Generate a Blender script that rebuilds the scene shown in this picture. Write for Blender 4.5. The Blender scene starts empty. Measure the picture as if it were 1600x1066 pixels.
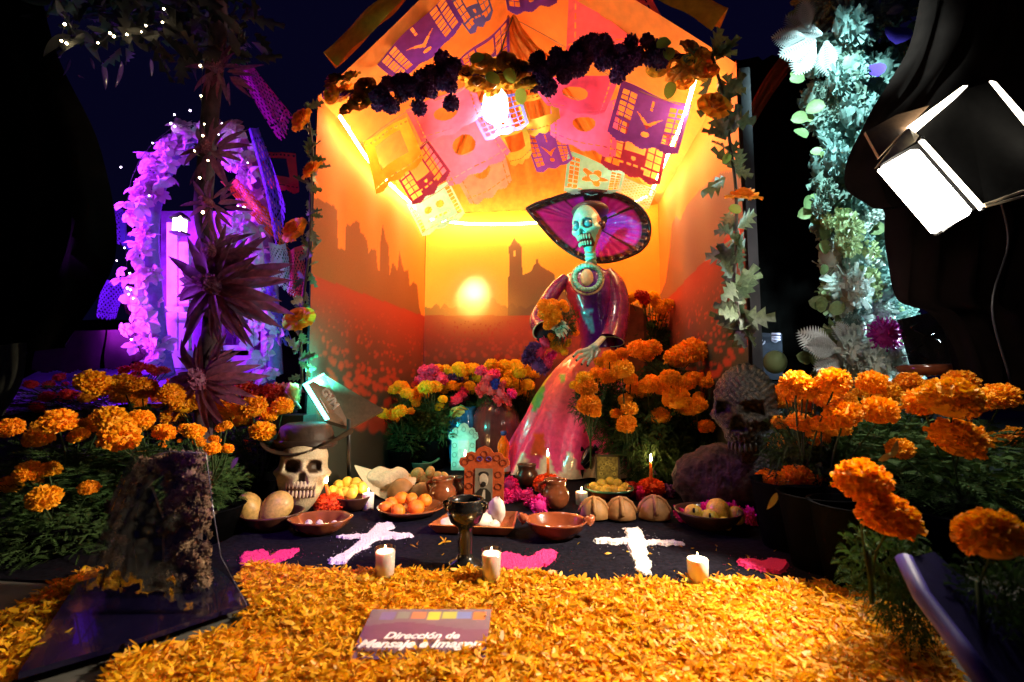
import bpy, math, random
import numpy as np
from mathutils import Vector, Matrix, Euler
random.seed(7); rng = np.random.default_rng(7)
S = bpy.context.scene
COL = S.collection
# ---------------------------------------------------------------- camera, sky, exposure
F = 756.0; TH = math.radians(5.06); PS = math.radians(7.28); CH = 0.7
cam_d = bpy.data.cameras.new('camera'); cam = bpy.data.objects.new('camera', cam_d); COL.objects.link(cam)
cam.location = (0, 0, CH); cam.rotation_euler = (math.pi/2+TH, 0, PS)
cam_d.sensor_width = 36; cam_d.lens = 36*F/1600; cam_d.clip_start = .05; cam_d.clip_end = 300
cam_d.dof.use_dof = True; cam_d.dof.focus_distance = 2.7; cam_d.dof.aperture_fstop = 2.4
S.camera = cam
W = bpy.data.worlds.new('World'); S.world = W; W.use_nodes = True
nt = W.node_tree; bg = nt.nodes['Background']
sky = nt.nodes.new('ShaderNodeTexSky'); sky.sky_type = 'NISHITA'; sky.sun_disc = False
sky.sun_elevation = math.radians(-4); sky.sun_rotation = math.radians(200)
mx = nt.nodes.new('ShaderNodeMix'); mx.data_type = 'RGBA'; mx.blend_type = 'MIX'; mx.inputs[0].default_value = .997
nt.links.new(sky.outputs[0], mx.inputs[6]); mx.inputs[7].default_value = (.013, .011, .085, 1)
nt.links.new(mx.outputs[2], bg.inputs[0]); bg.inputs[1].default_value = .045
S.view_settings.view_transform = 'Standard'; S.view_settings.look = 'None'
S.view_settings.exposure = 1.4; S.view_settings.gamma = 1; S.view_settings.use_curve_mapping = False
NEON = 38.0; BULB = 48.0; PANEL = 14.0

FW = np.array([-math.sin(PS)*math.cos(TH), math.cos(PS)*math.cos(TH), math.sin(TH)])
RT = np.array([math.cos(PS), math.sin(PS), 0]); UP = np.cross(RT, FW)
CAM = np.array([0, 0, CH])
def ray(px, py): return FW + (px-800)/F*RT - (py-533)/F*UP
def PY(px, py, Y): r = ray(px, py); return CAM + r*(Y/r[1])
def PZ(px, py, z=0.): r = ray(px, py); return CAM + r*((z-CH)/r[2])
def PX(px, py, X): r = ray(px, py); return CAM + r*(X/r[0])
def PQ(px, py, q): return CAM + ray(px, py)*q
def proj(P):
    d = np.asarray(P)-CAM; q = d@FW
    return 800+F*(d@RT)/q, 533-F*(d@UP)/q
def ppm(Y): return F/Y           # image px per metre at a depth

# ---------------------------------------------------------------- materials
MATS = {}
def mat(name, col, rough=.6, metal=0, emit=None, es=0, trans=0, alpha=1, vary=.18, scale=30, bump=.15, attr=False,
        transl=0, sss=0, coat=0, rnd=0, ior=1.45, sheen=0):
    if name in MATS: return MATS[name]
    m = bpy.data.materials.new(name); m.use_nodes = True; n = m.node_tree.nodes; l = m.node_tree.links
    b = n['Principled BSDF']; c = (*col, 1)
    b.inputs['Roughness'].default_value = rough; b.inputs['Metallic'].default_value = metal; b.inputs['IOR'].default_value = ior
    b.inputs['Transmission Weight'].default_value = trans; b.inputs['Alpha'].default_value = alpha
    b.inputs['Coat Weight'].default_value = coat; b.inputs['Subsurface Weight'].default_value = sss
    if sss: b.inputs['Subsurface Radius'].default_value = (.03, .015, .008); b.inputs['Subsurface Scale'].default_value = .6
    b.inputs['Sheen Weight'].default_value = sheen
    tc = n.new('ShaderNodeTexCoord'); no = n.new('ShaderNodeTexNoise'); no.inputs['Scale'].default_value = scale; no.inputs['Detail'].default_value = 4
    l.new(tc.outputs['Object'], no.inputs['Vector'])
    mr = n.new('ShaderNodeMapRange'); mr.inputs[1].default_value = .3; mr.inputs[2].default_value = .7
    mr.inputs[3].default_value = 1-vary; mr.inputs[4].default_value = 1+vary
    l.new(no.outputs[0], mr.inputs[0])
    hs = n.new('ShaderNodeHueSaturation'); l.new(mr.outputs[0], hs.inputs['Value'])
    if attr:
        at = n.new('ShaderNodeAttribute'); at.attribute_name = 'Col'; l.new(at.outputs['Color'], hs.inputs['Color'])
    else: hs.inputs['Color'].default_value = c
    out = hs.outputs[0]
    if rnd:
        oi = n.new('ShaderNodeObjectInfo'); h2 = n.new('ShaderNodeHueSaturation')
        a = n.new('ShaderNodeMapRange'); a.inputs[3].default_value = .5-rnd*.05; a.inputs[4].default_value = .5+rnd*.05
        v = n.new('ShaderNodeMapRange'); v.inputs[3].default_value = 1-rnd; v.inputs[4].default_value = 1+rnd
        fr = n.new('ShaderNodeMath'); fr.operation = 'MULTIPLY_ADD'; fr.inputs[1].default_value = 7.3; fr.inputs[2].default_value = 0
        f2 = n.new('ShaderNodeMath'); f2.operation = 'FRACT'
        l.new(oi.outputs['Random'], a.inputs[0]); l.new(oi.outputs['Random'], fr.inputs[0]); l.new(fr.outputs[0], f2.inputs[0]); l.new(f2.outputs[0], v.inputs[0])
        l.new(a.outputs[0], h2.inputs['Hue']); l.new(v.outputs[0], h2.inputs['Value']); l.new(out, h2.inputs['Color']); out = h2.outputs[0]
    l.new(out, b.inputs['Base Color'])
    if emit: b.inputs['Emission Color'].default_value = (*emit, 1); b.inputs['Emission Strength'].default_value = es
    if bump:
        bp = n.new('ShaderNodeBump'); bp.inputs['Strength'].default_value = bump; bp.inputs['Distance'].default_value = .01
        l.new(no.outputs[0], bp.inputs['Height']); l.new(bp.outputs[0], b.inputs['Normal'])
    if transl:
        t = n.new('ShaderNodeBsdfTranslucent'); l.new(out, t.inputs[0]); ms = n.new('ShaderNodeMixShader'); ms.inputs[0].default_value = transl
        l.new(b.outputs[0], ms.inputs[1]); l.new(t.outputs[0], ms.inputs[2]); l.new(ms.outputs[0], n['Material Output'].inputs[0])
    MATS[name] = m; return m

def clear_plastic(name, tint=(1, 1, 1), gloss=.16):
    m = bpy.data.materials.new(name); m.use_nodes = True; n = m.node_tree.nodes; l = m.node_tree.links
    n.remove(n['Principled BSDF']); tr = n.new('ShaderNodeBsdfTransparent'); tr.inputs[0].default_value = (*tint, 1)
    gl = n.new('ShaderNodeBsdfGlossy'); gl.inputs['Roughness'].default_value = .06
    no = n.new('ShaderNodeTexNoise'); no.inputs['Scale'].default_value = 9; tc = n.new('ShaderNodeTexCoord'); l.new(tc.outputs['Object'], no.inputs[0])
    bp = n.new('ShaderNodeBump'); bp.inputs['Strength'].default_value = .5; bp.inputs['Distance'].default_value = .03
    l.new(no.outputs[0], bp.inputs['Height']); l.new(bp.outputs[0], gl.inputs['Normal'])
    fr = n.new('ShaderNodeLayerWeight'); fr.inputs[0].default_value = .25
    ad = n.new('ShaderNodeMath'); ad.operation = 'MULTIPLY_ADD'; ad.inputs[1].default_value = .5; ad.inputs[2].default_value = gloss; l.new(fr.outputs['Facing'], ad.inputs[0])
    ms = n.new('ShaderNodeMixShader'); l.new(ad.outputs[0], ms.inputs[0]); l.new(tr.outputs[0], ms.inputs[1]); l.new(gl.outputs[0], ms.inputs[2])
    l.new(ms.outputs[0], n['Material Output'].inputs[0]); return m

# ---------------------------------------------------------------- mesh helpers
class MB:
    def __init__(s): s.v = []; s.f = []; s.c = []; s.n = 0
    def add(s, v, f, c=None):
        v = np.asarray(v, float); s.v.append(v); k = s.n
        s.f += [tuple(i+k for i in q) for q in f]; s.n += len(v)
        if c is not None:
            c = np.asarray(c, float); s.c.append(np.tile(c, (len(v), 1)) if c.ndim == 1 else c)
        return s
    def mesh(s, name, m, smooth=True):
        me = bpy.data.meshes.new(name); V = np.concatenate(s.v)
        me.from_pydata(V.tolist(), [], s.f)
        if s.c:
            C = np.concatenate(s.c); a = me.color_attributes.new('Col', 'FLOAT_COLOR', 'POINT')
            a.data.foreach_set('color', np.c_[C, np.ones(len(C))].astype('f').ravel())
        if m: me.materials.append(m)
        if smooth: me.polygons.foreach_set('use_smooth', [True]*len(me.polygons))
        me.update(); return me
    def build(s, name, m, parent=None, smooth=True, **k):
        return ob(name, s.mesh(name, m, smooth), parent, **k)
def ob(name, me, parent=None, loc=(0, 0, 0), rot=(0, 0, 0), sc=(1, 1, 1), kind=None):
    o = bpy.data.objects.new(name, me); COL.objects.link(o)
    o.location = loc; o.rotation_euler = rot; o.scale = sc if hasattr(sc, '__len__') else (sc,)*3
    if parent:
        o.parent = parent; o.location = Vector(loc)-Vector(parent.location)
    if kind: o['kind'] = kind
    return o
def thing(name, label, cat, loc=(0, 0, 0), group=None):
    o = bpy.data.objects.new(name, None); COL.objects.link(o); o.location = loc; o.empty_display_size = .05
    o['label'] = label; o['category'] = cat
    if group: o['group'] = group
    return o
def tag(o, label, cat, group=None):
    o['label'] = label; o['category'] = cat
    if group: o['group'] = group
    return o
def copy_thing(r, loc, label, rotz=0, sc=None):
    c = r.copy(); COL.objects.link(c); c.location = loc; c.rotation_euler.z += rotz; c['label'] = label
    if sc: c.scale = (sc,)*3
    for ch in list(r.children):
        d = ch.copy(); COL.objects.link(d); d.parent = c
        for g in ch.children:
            e = g.copy(); COL.objects.link(e); e.parent = d
    return c
def box(c, s, R=None):
    x, y, z = [a/2 for a in s]
    v = np.array([(i, j, k) for i in (-x, x) for j in (-y, y) for k in (-z, z)])
    if R is not None: v = v@np.array(R).T
    return v+np.array(c), [(0, 1, 3, 2), (4, 6, 7, 5), (0, 4, 5, 1), (2, 3, 7, 6), (0, 2, 6, 4), (1, 5, 7, 3)]
def gridf(nu, nv, wrap=False):
    f = []
    for i in range(nu if wrap else nu-1):
        for j in range(nv-1):
            a = i*nv+j; b = ((i+1) % nu)*nv+j; f.append((a, b, b+1, a+1))
    return f
def lathe(prof, n=24, c=(0, 0, 0), sx=1, sy=1, wob=None):
    P = np.array(prof); v = []
    for i in range(n):
        a = 2*math.pi*i/n; k = 1 if wob is None else 1+wob(a)
        v.append(np.c_[P[:, 0]*math.cos(a)*sx*k, P[:, 0]*math.sin(a)*sy*k, P[:, 1]])
    return np.concatenate(v)+np.array(c), gridf(n, len(P), True)
def ball(c, r, n=12, m=8, jit=0, sub=None):
    r = np.array(r if hasattr(r, '__len__') else (r, r, r))
    v = []; 
    for i in range(n):
        for j in range(m+1):
            a = 2*math.pi*i/n; b = math.pi*j/m
            k = 1+(rng.normal()*jit if jit and 0 < j < m else 0)
            v.append((math.sin(b)*math.cos(a)*k, math.sin(b)*math.sin(a)*k, math.cos(b)*k))
    return np.array(v)*r+np.array(c), gridf(n, m+1, True)
def tube(pts, rad, n=8, cap=True, flat=1):
    P = np.array(pts, float); m = len(P); rad = np.full(m, rad) if np.isscalar(rad) else np.array(rad)
    T = np.gradient(P, axis=0); T /= np.linalg.norm(T, axis=1)[:, None]+1e-9
    ref = np.array([0, 0, 1.]) if abs(T[0][2]) < .9 else np.array([0, 1., 0]); v = []
    for i in range(m):
        u = np.cross(T[i], ref); u /= np.linalg.norm(u)+1e-9; w = np.cross(u, T[i]); ref = w
        for k in range(n):
            a = 2*math.pi*k/n; v.append(P[i]+rad[i]*(math.cos(a)*u+math.sin(a)*w*flat))
    f = [(i*n+k, i*n+(k+1) % n, (i+1)*n+(k+1) % n, (i+1)*n+k) for i in range(m-1) for k in range(n)]
    if cap: f += [tuple(range(n))[::-1], tuple((m-1)*n+k for k in range(n))]
    return np.array(v), f
def spline(pts, n=8):
    P = [np.array(p, float) for p in pts]; P = [2*P[0]-P[1]]+P+[2*P[-1]-P[-2]]; o = []
    for i in range(1, len(P)-2):
        for t in np.linspace(0, 1, n, endpoint=False):
            a, b, c, d = P[i-1:i+3]; o.append(.5*(2*b+(c-a)*t+(2*a-5*b+4*c-d)*t*t+(3*b-a-3*c+d)*t**3))
    o.append(P[-2]); return np.array(o)
def slab(poly, t, c=(0, 0, 0), ex=(1, 0, 0), ey=(0, 1, 0)):
    """extruded 2-D polygon"""
    ex = np.array(ex, float); ey = np.array(ey, float); nz = np.cross(ex, ey); n = len(poly)
    a = [np.array(c)+x*ex+y*ey for x, y in poly]; b = [p+nz*t for p in a]
    return np.array(a+b), [tuple(range(n))[::-1], tuple(range(n, 2*n))]+[(i, (i+1) % n, n+(i+1) % n, n+i) for i in range(n)]
def poly_world(pts, t):
    """extruded polygon from 3-D corner points lying in one plane"""
    P = [np.array(p, float) for p in pts]; nz = np.cross(P[1]-P[0], P[2]-P[0]); nz /= np.linalg.norm(nz); n = len(P)
    return np.array(P+[p+nz*t for p in P]), [tuple(range(n))[::-1], tuple(range(n, 2*n))]+[(i, (i+1) % n, n+(i+1) % n, n+i) for i in range(n)]
def frame(d, up=(0, 0, 1)):
    d = np.array(d, float); d /= np.linalg.norm(d); u = np.cross(d, up)
    if np.linalg.norm(u) < 1e-4: u = np.array([1., 0, 0])
    u /= np.linalg.norm(u); return u, d, np.cross(u, d)
def rotm(d, up=(0, 0, 1)):
    """Euler turning local +Z to d"""
    return Vector(d).to_track_quat('Z', 'Y').to_euler()

# ---- plant pieces
def bloom_mesh(name, m, n=190, seed=0, width=.30, flat=.72, length=1., jit=.12, cover=1.5, core=.84):
    r = np.random.default_rng(seed); b = MB(); g = math.pi*(3-5**.5)
    v, f = ball((0, 0, 0), (core, core, core*flat), 14, 8); b.add(v, f)
    for i in range(n):
        ct = 1-cover*(i+.5)/n; st = math.sqrt(max(0, 1-ct*ct)); a = g*i
        d = np.array([st*math.cos(a), st*math.sin(a), ct]); d += r.normal(size=3)*.06; d /= np.linalg.norm(d)
        u = np.cross(d, r.normal(size=3)); u /= np.linalg.norm(u); w = np.cross(u, d)
        L = length*(1+r.normal()*jit); W = width*r.uniform(.7, 1.2)
        base = d*.55; tip = d*L+w*r.uniform(-.1, .22)
        P = np.array([base, base*.5+tip*.5+u*W*.5, base*.5+tip*.5-u*W*.5, tip+u*W*.55+w*.1, tip*1.04, tip-u*W*.55+w*.1])
        P[:, 2] *= flat; b.add(P, [(0, 1, 2), (1, 3, 4), (1, 4, 2), (2, 4, 5)])
    return b.mesh(name, m, False)
def rose_mesh(name, m, seed=0):
    r = np.random.default_rng(seed); b = MB()
    for k, (rad, h, tilt, cnt) in enumerate([(.18, .62, .05, 3), (.32, .66, .15, 4), (.5, .62, .35, 5), (.72, .5, .7, 6), (.95, .3, 1.1, 7)]):
        for j in range(cnt):
            a0 = 2*math.pi*j/cnt+k*.7+r.normal()*.1; V = []
            for t in np.linspace(0, 1, 5):
                for s in np.linspace(-1, 1, 5):
                    aa = a0+s*math.pi/cnt*1.25*(.5+.5*math.sin(min(1, t*1.3)*math.pi/2)+.1)
                    rr = rad*(.25+.75*t**.7)+tilt*.16*t**3*(1-.3*s*s)+r.normal()*.012
                    zz = h*t-(.18*s*s*t)-tilt*.3*max(0, t-.6)*1.5
                    V.append((rr*math.cos(aa), rr*math.sin(aa), zz-.3))
            b.add(V, gridf(5, 5))
    return b.mesh(name, m)
def leaf_poly(kind='lance', L=1., W=.3, curl=.2, n=9):
    """leaf along +Y, folded on midrib, single sheet"""
    v = []; 
    for i, t in enumerate(np.linspace(0, 1, n)):
        if kind == 'lance': w = W*math.sin(math.pi*t**.75)**.8
        elif kind == 'oak': w = W*(math.sin(math.pi*min(1, t*1.02)**.8)**.7)*(1.25 if i % 2 else .5)
        elif kind == 'round': w = W*math.sqrt(max(0, 1-(2*t-1)**2))
        w = max(w, .004); z = -curl*t*t
        v += [(-w, L*t+(.12*L if kind == 'oak' and i % 2 else 0), z+w*.35), (0, L*t, z), (w, L*t+(.12*L if kind == 'oak' and i % 2 else 0), z+w*.35)]
    f = []
    for i in range(n-1):
        a = 3*i; f += [(a, a+1, a+4, a+3), (a+1, a+2, a+5, a+4)]
    return np.array(v), f
def feather_mesh(name, m, leaves=230, seed=0, lw=.015):
    """mass of ferny marigold leaves filling a unit ball"""
    r = np.random.default_rng(seed); b = MB()
    for i in range(leaves):
        d = r.normal(size=3); d /= np.linalg.norm(d); p = d*r.uniform(.15, 1.)**.6*.85
        ax = d*.8+r.normal(size=3)*.45+np.array([0, 0, .35]); ax /= np.linalg.norm(ax)
        u = np.cross(ax, r.normal(size=3)); u /= np.linalg.norm(u); L = r.uniform(.16, .32)
        V = []; Fc = []
        for k in range(7):
            t = (k+.6)/7; q = p+ax*L*t-np.array([0, 0, .12*t*t])
            for sgn in (-1, 1):
                dd = u*sgn*.8+ax*.75; ll = L*.42*math.sin(math.pi*(t*.8+.15)); e = q+dd*ll*.7; s_ = np.cross(dd, d)*lw*1.0+ax*lw
                j = len(V); V += [q-s_*.5, q+s_*.5, e, q+dd*ll*.35+s_]; Fc.append((j, j+1, j+3, j+2))
        j = len(V); V += [p, p+ax*L, p+u*.01]; Fc.append((j, j+1, j+2)); b.add(V, Fc)
    return b.mesh(name, m, False)
# ================================================================ setting
ORANGE = (.88, .22, .016)
m_ground = mat('paving', (.07, .065, .06), .8, scale=8, vary=.35, bump=.4)
b = MB(); b.add([(-60, -20, 0), (60, -20, 0), (60, 90, 0), (-60, 90, 0)], [(0, 1, 2, 3)]); g_ = b.build('ground', m_ground); g_['kind'] = 'structure'
# altar cloth: a dark felt sheet with gentle wrinkles
b = MB(); nx, ny = 70, 60; V = []
for i in range(nx):
    for j in range(ny):
        x = -2.3+3.7*i/(nx-1); y = 1.55+3.1*j/(ny-1)
        V.append((x, y, .006+.004*math.sin(x*9+2*math.sin(y*5))*math.sin(y*7)+.003*rng.random()))
b.add(V, gridf(nx, ny)); cl = b.build('altar_cloth', mat('dark_felt', (.007, .006, .011), .95, ior=1.12, scale=60, vary=.5, bump=.3))
tag(cl, 'dark cloth spread over the ground under the offerings', 'cloth')

def inpoly(x, y, P):
    r = np.zeros(x.shape, bool); n = len(P)
    for i in range(n):
        x0, y0 = P[i]; x1, y1 = P[(i+1) % n]
        if y0 == y1: continue
        r ^= ((y0 > y) != (y1 > y)) & (x < (x1-x0)*(y-y0)/(y1-y0)+x0)
    return r
def sm(a, b, x): t = np.clip((x-a)/(b-a), 0, 1); return t*t*(3-2*t)
def lerp(a, b, t): return np.array(a)*(1-t[..., None])+np.array(b)*t[..., None]
SKYL = [(470, 600), (470, 300), (500, 312), (522, 322), (527, 330), (528, 388), (539, 390), (541, 350), (547, 354), (556, 344), (562, 348), (563, 362), (568, 365), (574, 378),
        (576, 398), (580, 388), (588, 392), (590, 420), (593, 424), (594, 380), (598, 350), (603, 376), (607, 382), (609, 432), (613, 410), (618, 416), (621, 424), (624, 392), (629, 415),
        (632, 424), (638, 422), (640, 448), (646, 440), (652, 446), (655, 478), (660, 500), (662, 600)]
CHURCH = [(793, 505), (794, 433), (796, 432), (795, 386), (799, 381), (801, 376), (804, 370), (806, 376), (811, 381), (815, 386), (815, 405), (817, 430), (830, 424),
          (835, 413), (838, 411), (838, 405), (841, 405), (841, 411), (845, 416), (866, 428), (868, 440), (880, 455), (905, 462), (905, 505)]
RSKY = [(1028, 470), (1040, 440), (1046, 395), (1050, 350), (1056, 338), (1063, 344), (1075, 318), (1090, 300), (1125, 270), (1220, 250), (1220, 600), (1020, 600)]
fr_ = np.random.default_rng(3)
FLOW = [(fr_.uniform(490, 668), fr_.random(), fr_.uniform(.6, 1.2)) for _ in range(420)]
def art(px, py, wall):
    """the printed sunset panorama, as ink colours, with tube glow on the back wall"""
    if wall == 'l': hor = 434+(px-500)*.37
    elif wall == 'b': hor = np.full_like(px, 493.)
    else: hor = 492-(px-1020)*1.05
    ti = np.clip((hor-py)/300, 0, 1)
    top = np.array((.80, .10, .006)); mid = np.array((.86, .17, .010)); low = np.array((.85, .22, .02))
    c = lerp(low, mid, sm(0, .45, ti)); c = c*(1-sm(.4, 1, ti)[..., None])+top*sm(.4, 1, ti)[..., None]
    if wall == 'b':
        c = c*np.array((1.08, 1.9, 1.4)); d = np.hypot(px-741, (py-462)*.95); yel = np.exp(-(d/150)**2)  # wall ink yellowed to carry the glow of the light tube
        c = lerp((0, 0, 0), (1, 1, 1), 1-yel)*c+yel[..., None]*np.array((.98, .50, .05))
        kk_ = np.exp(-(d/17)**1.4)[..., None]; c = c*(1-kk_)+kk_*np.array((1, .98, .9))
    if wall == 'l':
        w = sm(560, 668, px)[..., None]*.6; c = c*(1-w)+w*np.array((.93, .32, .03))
    def fade(mask, col, soft=1.):
        nonlocal c; c = np.where(mask[..., None], c*(1-soft)+np.array(col)*soft, c)
    if wall == 'l': fade(inpoly(px, py, SKYL) & (py < hor+4), (.20, .055, .012), .88)
    if wall == 'b':
        tree = (py > 482-8*np.abs(np.sin(px*.21))*np.abs(np.sin(px*.083+1))-10*np.exp(-((px-770)/14)**2)) & (py < hor)
        keep = 1-np.exp(-(np.hypot(px-741, py-462)/36)**2)
        c = np.where(tree[..., None], c*(1-.75*keep[..., None])+np.array((.22, .07, .02))*.75*keep[..., None], c)
        fade(inpoly(px, py, CHURCH), (.13, .055, .03), .9)
        fade(inpoly(px, py, [(802, 392), (806, 392), (806, 400), (802, 400)]), (.9, .5, .1), .8)
    if wall == 'r': fade(inpoly(px, py, RSKY) & (py < hor+3), (.22, .09, .045), .9)
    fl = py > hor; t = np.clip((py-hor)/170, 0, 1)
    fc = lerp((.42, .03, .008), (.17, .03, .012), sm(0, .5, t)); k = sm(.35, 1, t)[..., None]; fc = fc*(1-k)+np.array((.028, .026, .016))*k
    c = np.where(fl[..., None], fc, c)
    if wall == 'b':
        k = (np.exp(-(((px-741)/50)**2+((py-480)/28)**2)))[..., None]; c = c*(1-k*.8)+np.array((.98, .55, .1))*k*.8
    for x, q, s in (FLOW if wall == 'l' else [((x-490)/178*(370 if wall == 'b' else 170)+(660 if wall == 'b' else 1010), q*(.8 if wall == 'b' else 1), s) for x, q, s in FLOW]):
        dep = q**1.2; hx = (434+(x-500)*.37) if wall == 'l' else (493 if wall == 'b' else 492-(x-1020)*1.05)
        y = hx+18+dep*190; r = (1.2+(9 if wall == 'l' else 4.5)*dep*dep)*s
        if wall == 'b': y = hx+10+dep*80; r = (1+3.5*dep)*s
        m = ((px-x)/r)**2+((py-y)/(r*1.15))**2
        k = (np.clip(1.3-m, 0, 1)*.8)[..., None]; c = c*(1-k)+np.array((.40, .035, .010))*(.75+.4*s*(1-dep*.4))*k
    return np.clip(c, 0, 1)
def print_panel(name, a, bb, z0a, z1a, z0b, z1b, wall, nu, nv, parent, th=.02, nrm=(0, 1, 0)):
    a = np.array(a); bb = np.array(bb); U, Vv = np.meshgrid(np.linspace(0, 1, nu), np.linspace(0, 1, nv), indexing='ij')
    P = np.zeros((nu, nv, 3)); P[..., :2] = a+(bb-a)*U[..., None]
    P[..., 2] = (z0a+(z1a-z0a)*Vv)*(1-U)+(z0b+(z1b-z0b)*Vv)*U
    n = np.array(nrm); P += (n*(.006*np.sin(U*23+Vv*4)*np.sin(Vv*6))[..., None])
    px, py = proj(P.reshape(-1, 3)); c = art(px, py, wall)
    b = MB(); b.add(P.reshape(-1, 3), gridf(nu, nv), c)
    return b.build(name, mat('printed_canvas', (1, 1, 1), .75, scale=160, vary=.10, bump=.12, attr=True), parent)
XL, XLb, XR, XRb, YF, YB, ZE, ZB = -1.58, -1.46, .93, .81, 2.72, 4.6, 2.50, 2.40
booth = thing('altar_booth', 'open booth of orange fabric with a printed sunset backdrop and gabled roof', 'booth', (0, 0, 0))
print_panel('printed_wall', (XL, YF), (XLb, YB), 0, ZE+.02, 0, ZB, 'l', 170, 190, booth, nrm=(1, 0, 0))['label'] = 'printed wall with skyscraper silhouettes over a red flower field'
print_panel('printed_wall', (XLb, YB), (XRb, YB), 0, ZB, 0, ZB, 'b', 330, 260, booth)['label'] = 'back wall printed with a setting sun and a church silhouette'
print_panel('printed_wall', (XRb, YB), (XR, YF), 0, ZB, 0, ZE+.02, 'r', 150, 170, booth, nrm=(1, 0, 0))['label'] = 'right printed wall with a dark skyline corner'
AP = np.array((-.42, 2.78, 3.62)); PK = np.array((-.42, 3.42, 3.47))
FLc = np.array((XL, YF, ZE)); FRc = np.array((XR, YF, ZE)); BLc = np.array((XLb, YB, ZB)); BRc = np.array((XRb, YB, ZB))
m_fab = mat('orange_fabric', ORANGE, .8, scale=14, vary=.10, bump=.5, transl=.25, sheen=.2)
def sheet(name, q, nu, nv, m, parent, rip=.0, k=(9, 2), off=.02, smooth=True):
    a, bq, c, d = [np.array(p, float) for p in q]; nz = np.cross(bq-a, d-a); nz /= np.linalg.norm(nz); V = []
    for i in range(nu):
        for j in range(nv):
            u = i/(nu-1); v = j/(nv-1); p = (a*(1-u)+bq*u)*(1-v)+(d*(1-u)+c*u)*v
            w = rip*(math.sin(u*k[0]*6.28+1.3*math.sin(v*5))+.5*math.sin(u*k[0]*14+v*k[1]*3))*math.sin(math.pi*min(1, v*1.2+.1))-off*math.sin(math.pi*u)*math.sin(math.pi*v)
            V.append(p+nz*w)
    mb = MB(); mb.add(V, gridf(nu, nv)); return mb.build(name, m, parent)
sheet('roof_panel', (FLc, BLc, PK, AP), 30, 30, m_fab, booth, .006, (2, 1))
sheet('roof_panel', (FRc, BRc, PK, AP), 30, 30, m_fab, booth, .006, (2, 1))
# gathered back slope: pleats fan out from the peak
mb = MB(); V = []; nu, nv = 150, 14
for i in range(nu):
    u = i/(nu-1); e = BLc*(1-u)+BRc*u
    for j in range(nv):
        v = .02+.98*j/(nv-1); p = PK*(1-v)+e*v
        w = (.030*math.sin(u*62+3*math.sin(u*17))+.016*math.sin(u*117+1))*math.sin(math.pi*min(1, v+.12)*.9)
        V.append(p+np.array((0, -.65, -.75))*w+np.array((0, 0, .06))*math.sin(math.pi*v))
mb.add(V, gridf(nu, nv)); mb.build('pleated_roof_panel', mat('orange_gathered_fabric', (.80, .22, .02), .8, scale=20, vary=.15, transl=.2), booth)
# gathered drape hanging from the ridge, wooden ridge pole and front fascia
def drape_px(name, Y, L, Rr, m, parent, rip=.02, n=5):
    """cloth whose left and right edges run through two lists of points"""
    A = spline([PY(x, y, Y) for x, y in L], 6); B = spline([PY(x, y, Y) for x, y in Rr], 6); nv = min(len(A), len(B)); V = []; nu = 26
    for i in range(nu):
        for j in range(nv):
            u = i/(nu-1); p = A[j]*(1-u)+B[j]*u; p = p+np.array((0, 1, 0))*rip*(math.sin(u*n*6.28+j*.15+1.5*math.sin(u*9+1))+.5*math.sin(u*n*15+math.sin(j*.3+u*4)*1.5))+np.array((.3, 0, .1))*rip*math.sin(u*31+j*.4); V.append(p)
    mb = MB(); mb.add(V, gridf(nu, nv)); return mb.build(name, m, parent)
drape_px('gathered_drape', 3.35, [(791, 28), (788, 60), (790, 112)], [(806, 26), (830, 66), (900, 112)], mat('rust_fabric', (.62, .17, .02), .8, scale=20, transl=.2), booth, .02, 3)
m_gold = mat('ochre_fabric', (.55, .30, .02), .8, scale=25, vary=.2, transl=.15)
def fascia(p0, p1, ww, tilt):
    p0 = np.array(p0); p1 = np.array(p1); d = p1-p0; up = np.array((-d[2], 0, d[0])); up /= np.linalg.norm(up); up *= np.sign(up[2]); V = []
    for i in range(40):
        t = .10+.90*i/39; p = p0+d*t
        for s, yy in ((0, 0), (.3, -.012), (.7, -.010), (1., .0), (1., .16)): V.append(p+up*ww*s+np.array((0, yy+.008*math.sin(t*25+s*3), .004*math.sin(t*40))))
    mb = MB(); mb.add(V, gridf(40, 5)); return mb.build('fascia', m_gold, booth)
fascia((XL+.02, YF-.03, ZE+.07), (AP[0], YF-.03, AP[2]+.0), .13, 0)
fascia((XR+.0, YF-.03, ZE+.09), (AP[0], YF-.03, AP[2]+.0), .15, 0)
m_pole = mat('dark_pole', (.012, .012, .02), .6)
for x in (XL-.06, XR+.09):
    mb = MB(); mb.add(*box((x, YF+.16, 1.28), (.055, .055, 2.56))); mb.build('corner_post', m_pole, booth, False)
# ---------------------------------------------------------------- lamps of the booth
def emit_mat(name, col, s):
    m = bpy.data.materials.new(name); m.use_nodes = True; n = m.node_tree.nodes; l = m.node_tree.links
    n.remove(n['Principled BSDF']); e = n.new('ShaderNodeEmission'); e.inputs[0].default_value = (*col, 1); e.inputs[1].default_value = s
    l.new(e.outputs[0], n['Material Output'].inputs[0]); return m
m_neon = emit_mat('warm_neon', (1, .68, .27), NEON)
m_clip = mat('clear_clip', (.5, .5, .5), .3)
def neon(pts, label):
    pts = spline(pts, 10); t = thing('neon_tube', label, 'light tube', tuple(pts[0]), 'warm light tubes along the booth eaves')
    mb = MB(); mb.add(*tube(pts, .011, 8)); o = mb.build('glow_tube', m_neon, None); o.parent = t; o.location = -Vector(t.location)
    for k in (2, len(pts)//2, len(pts)-3):
        c = MB(); c.add(*box(pts[k]+np.array((0, 0, .014)), (.03, .03, .012))); q = c.build('clip', m_clip); q.parent = t; q.location = -Vector(t.location)
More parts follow.
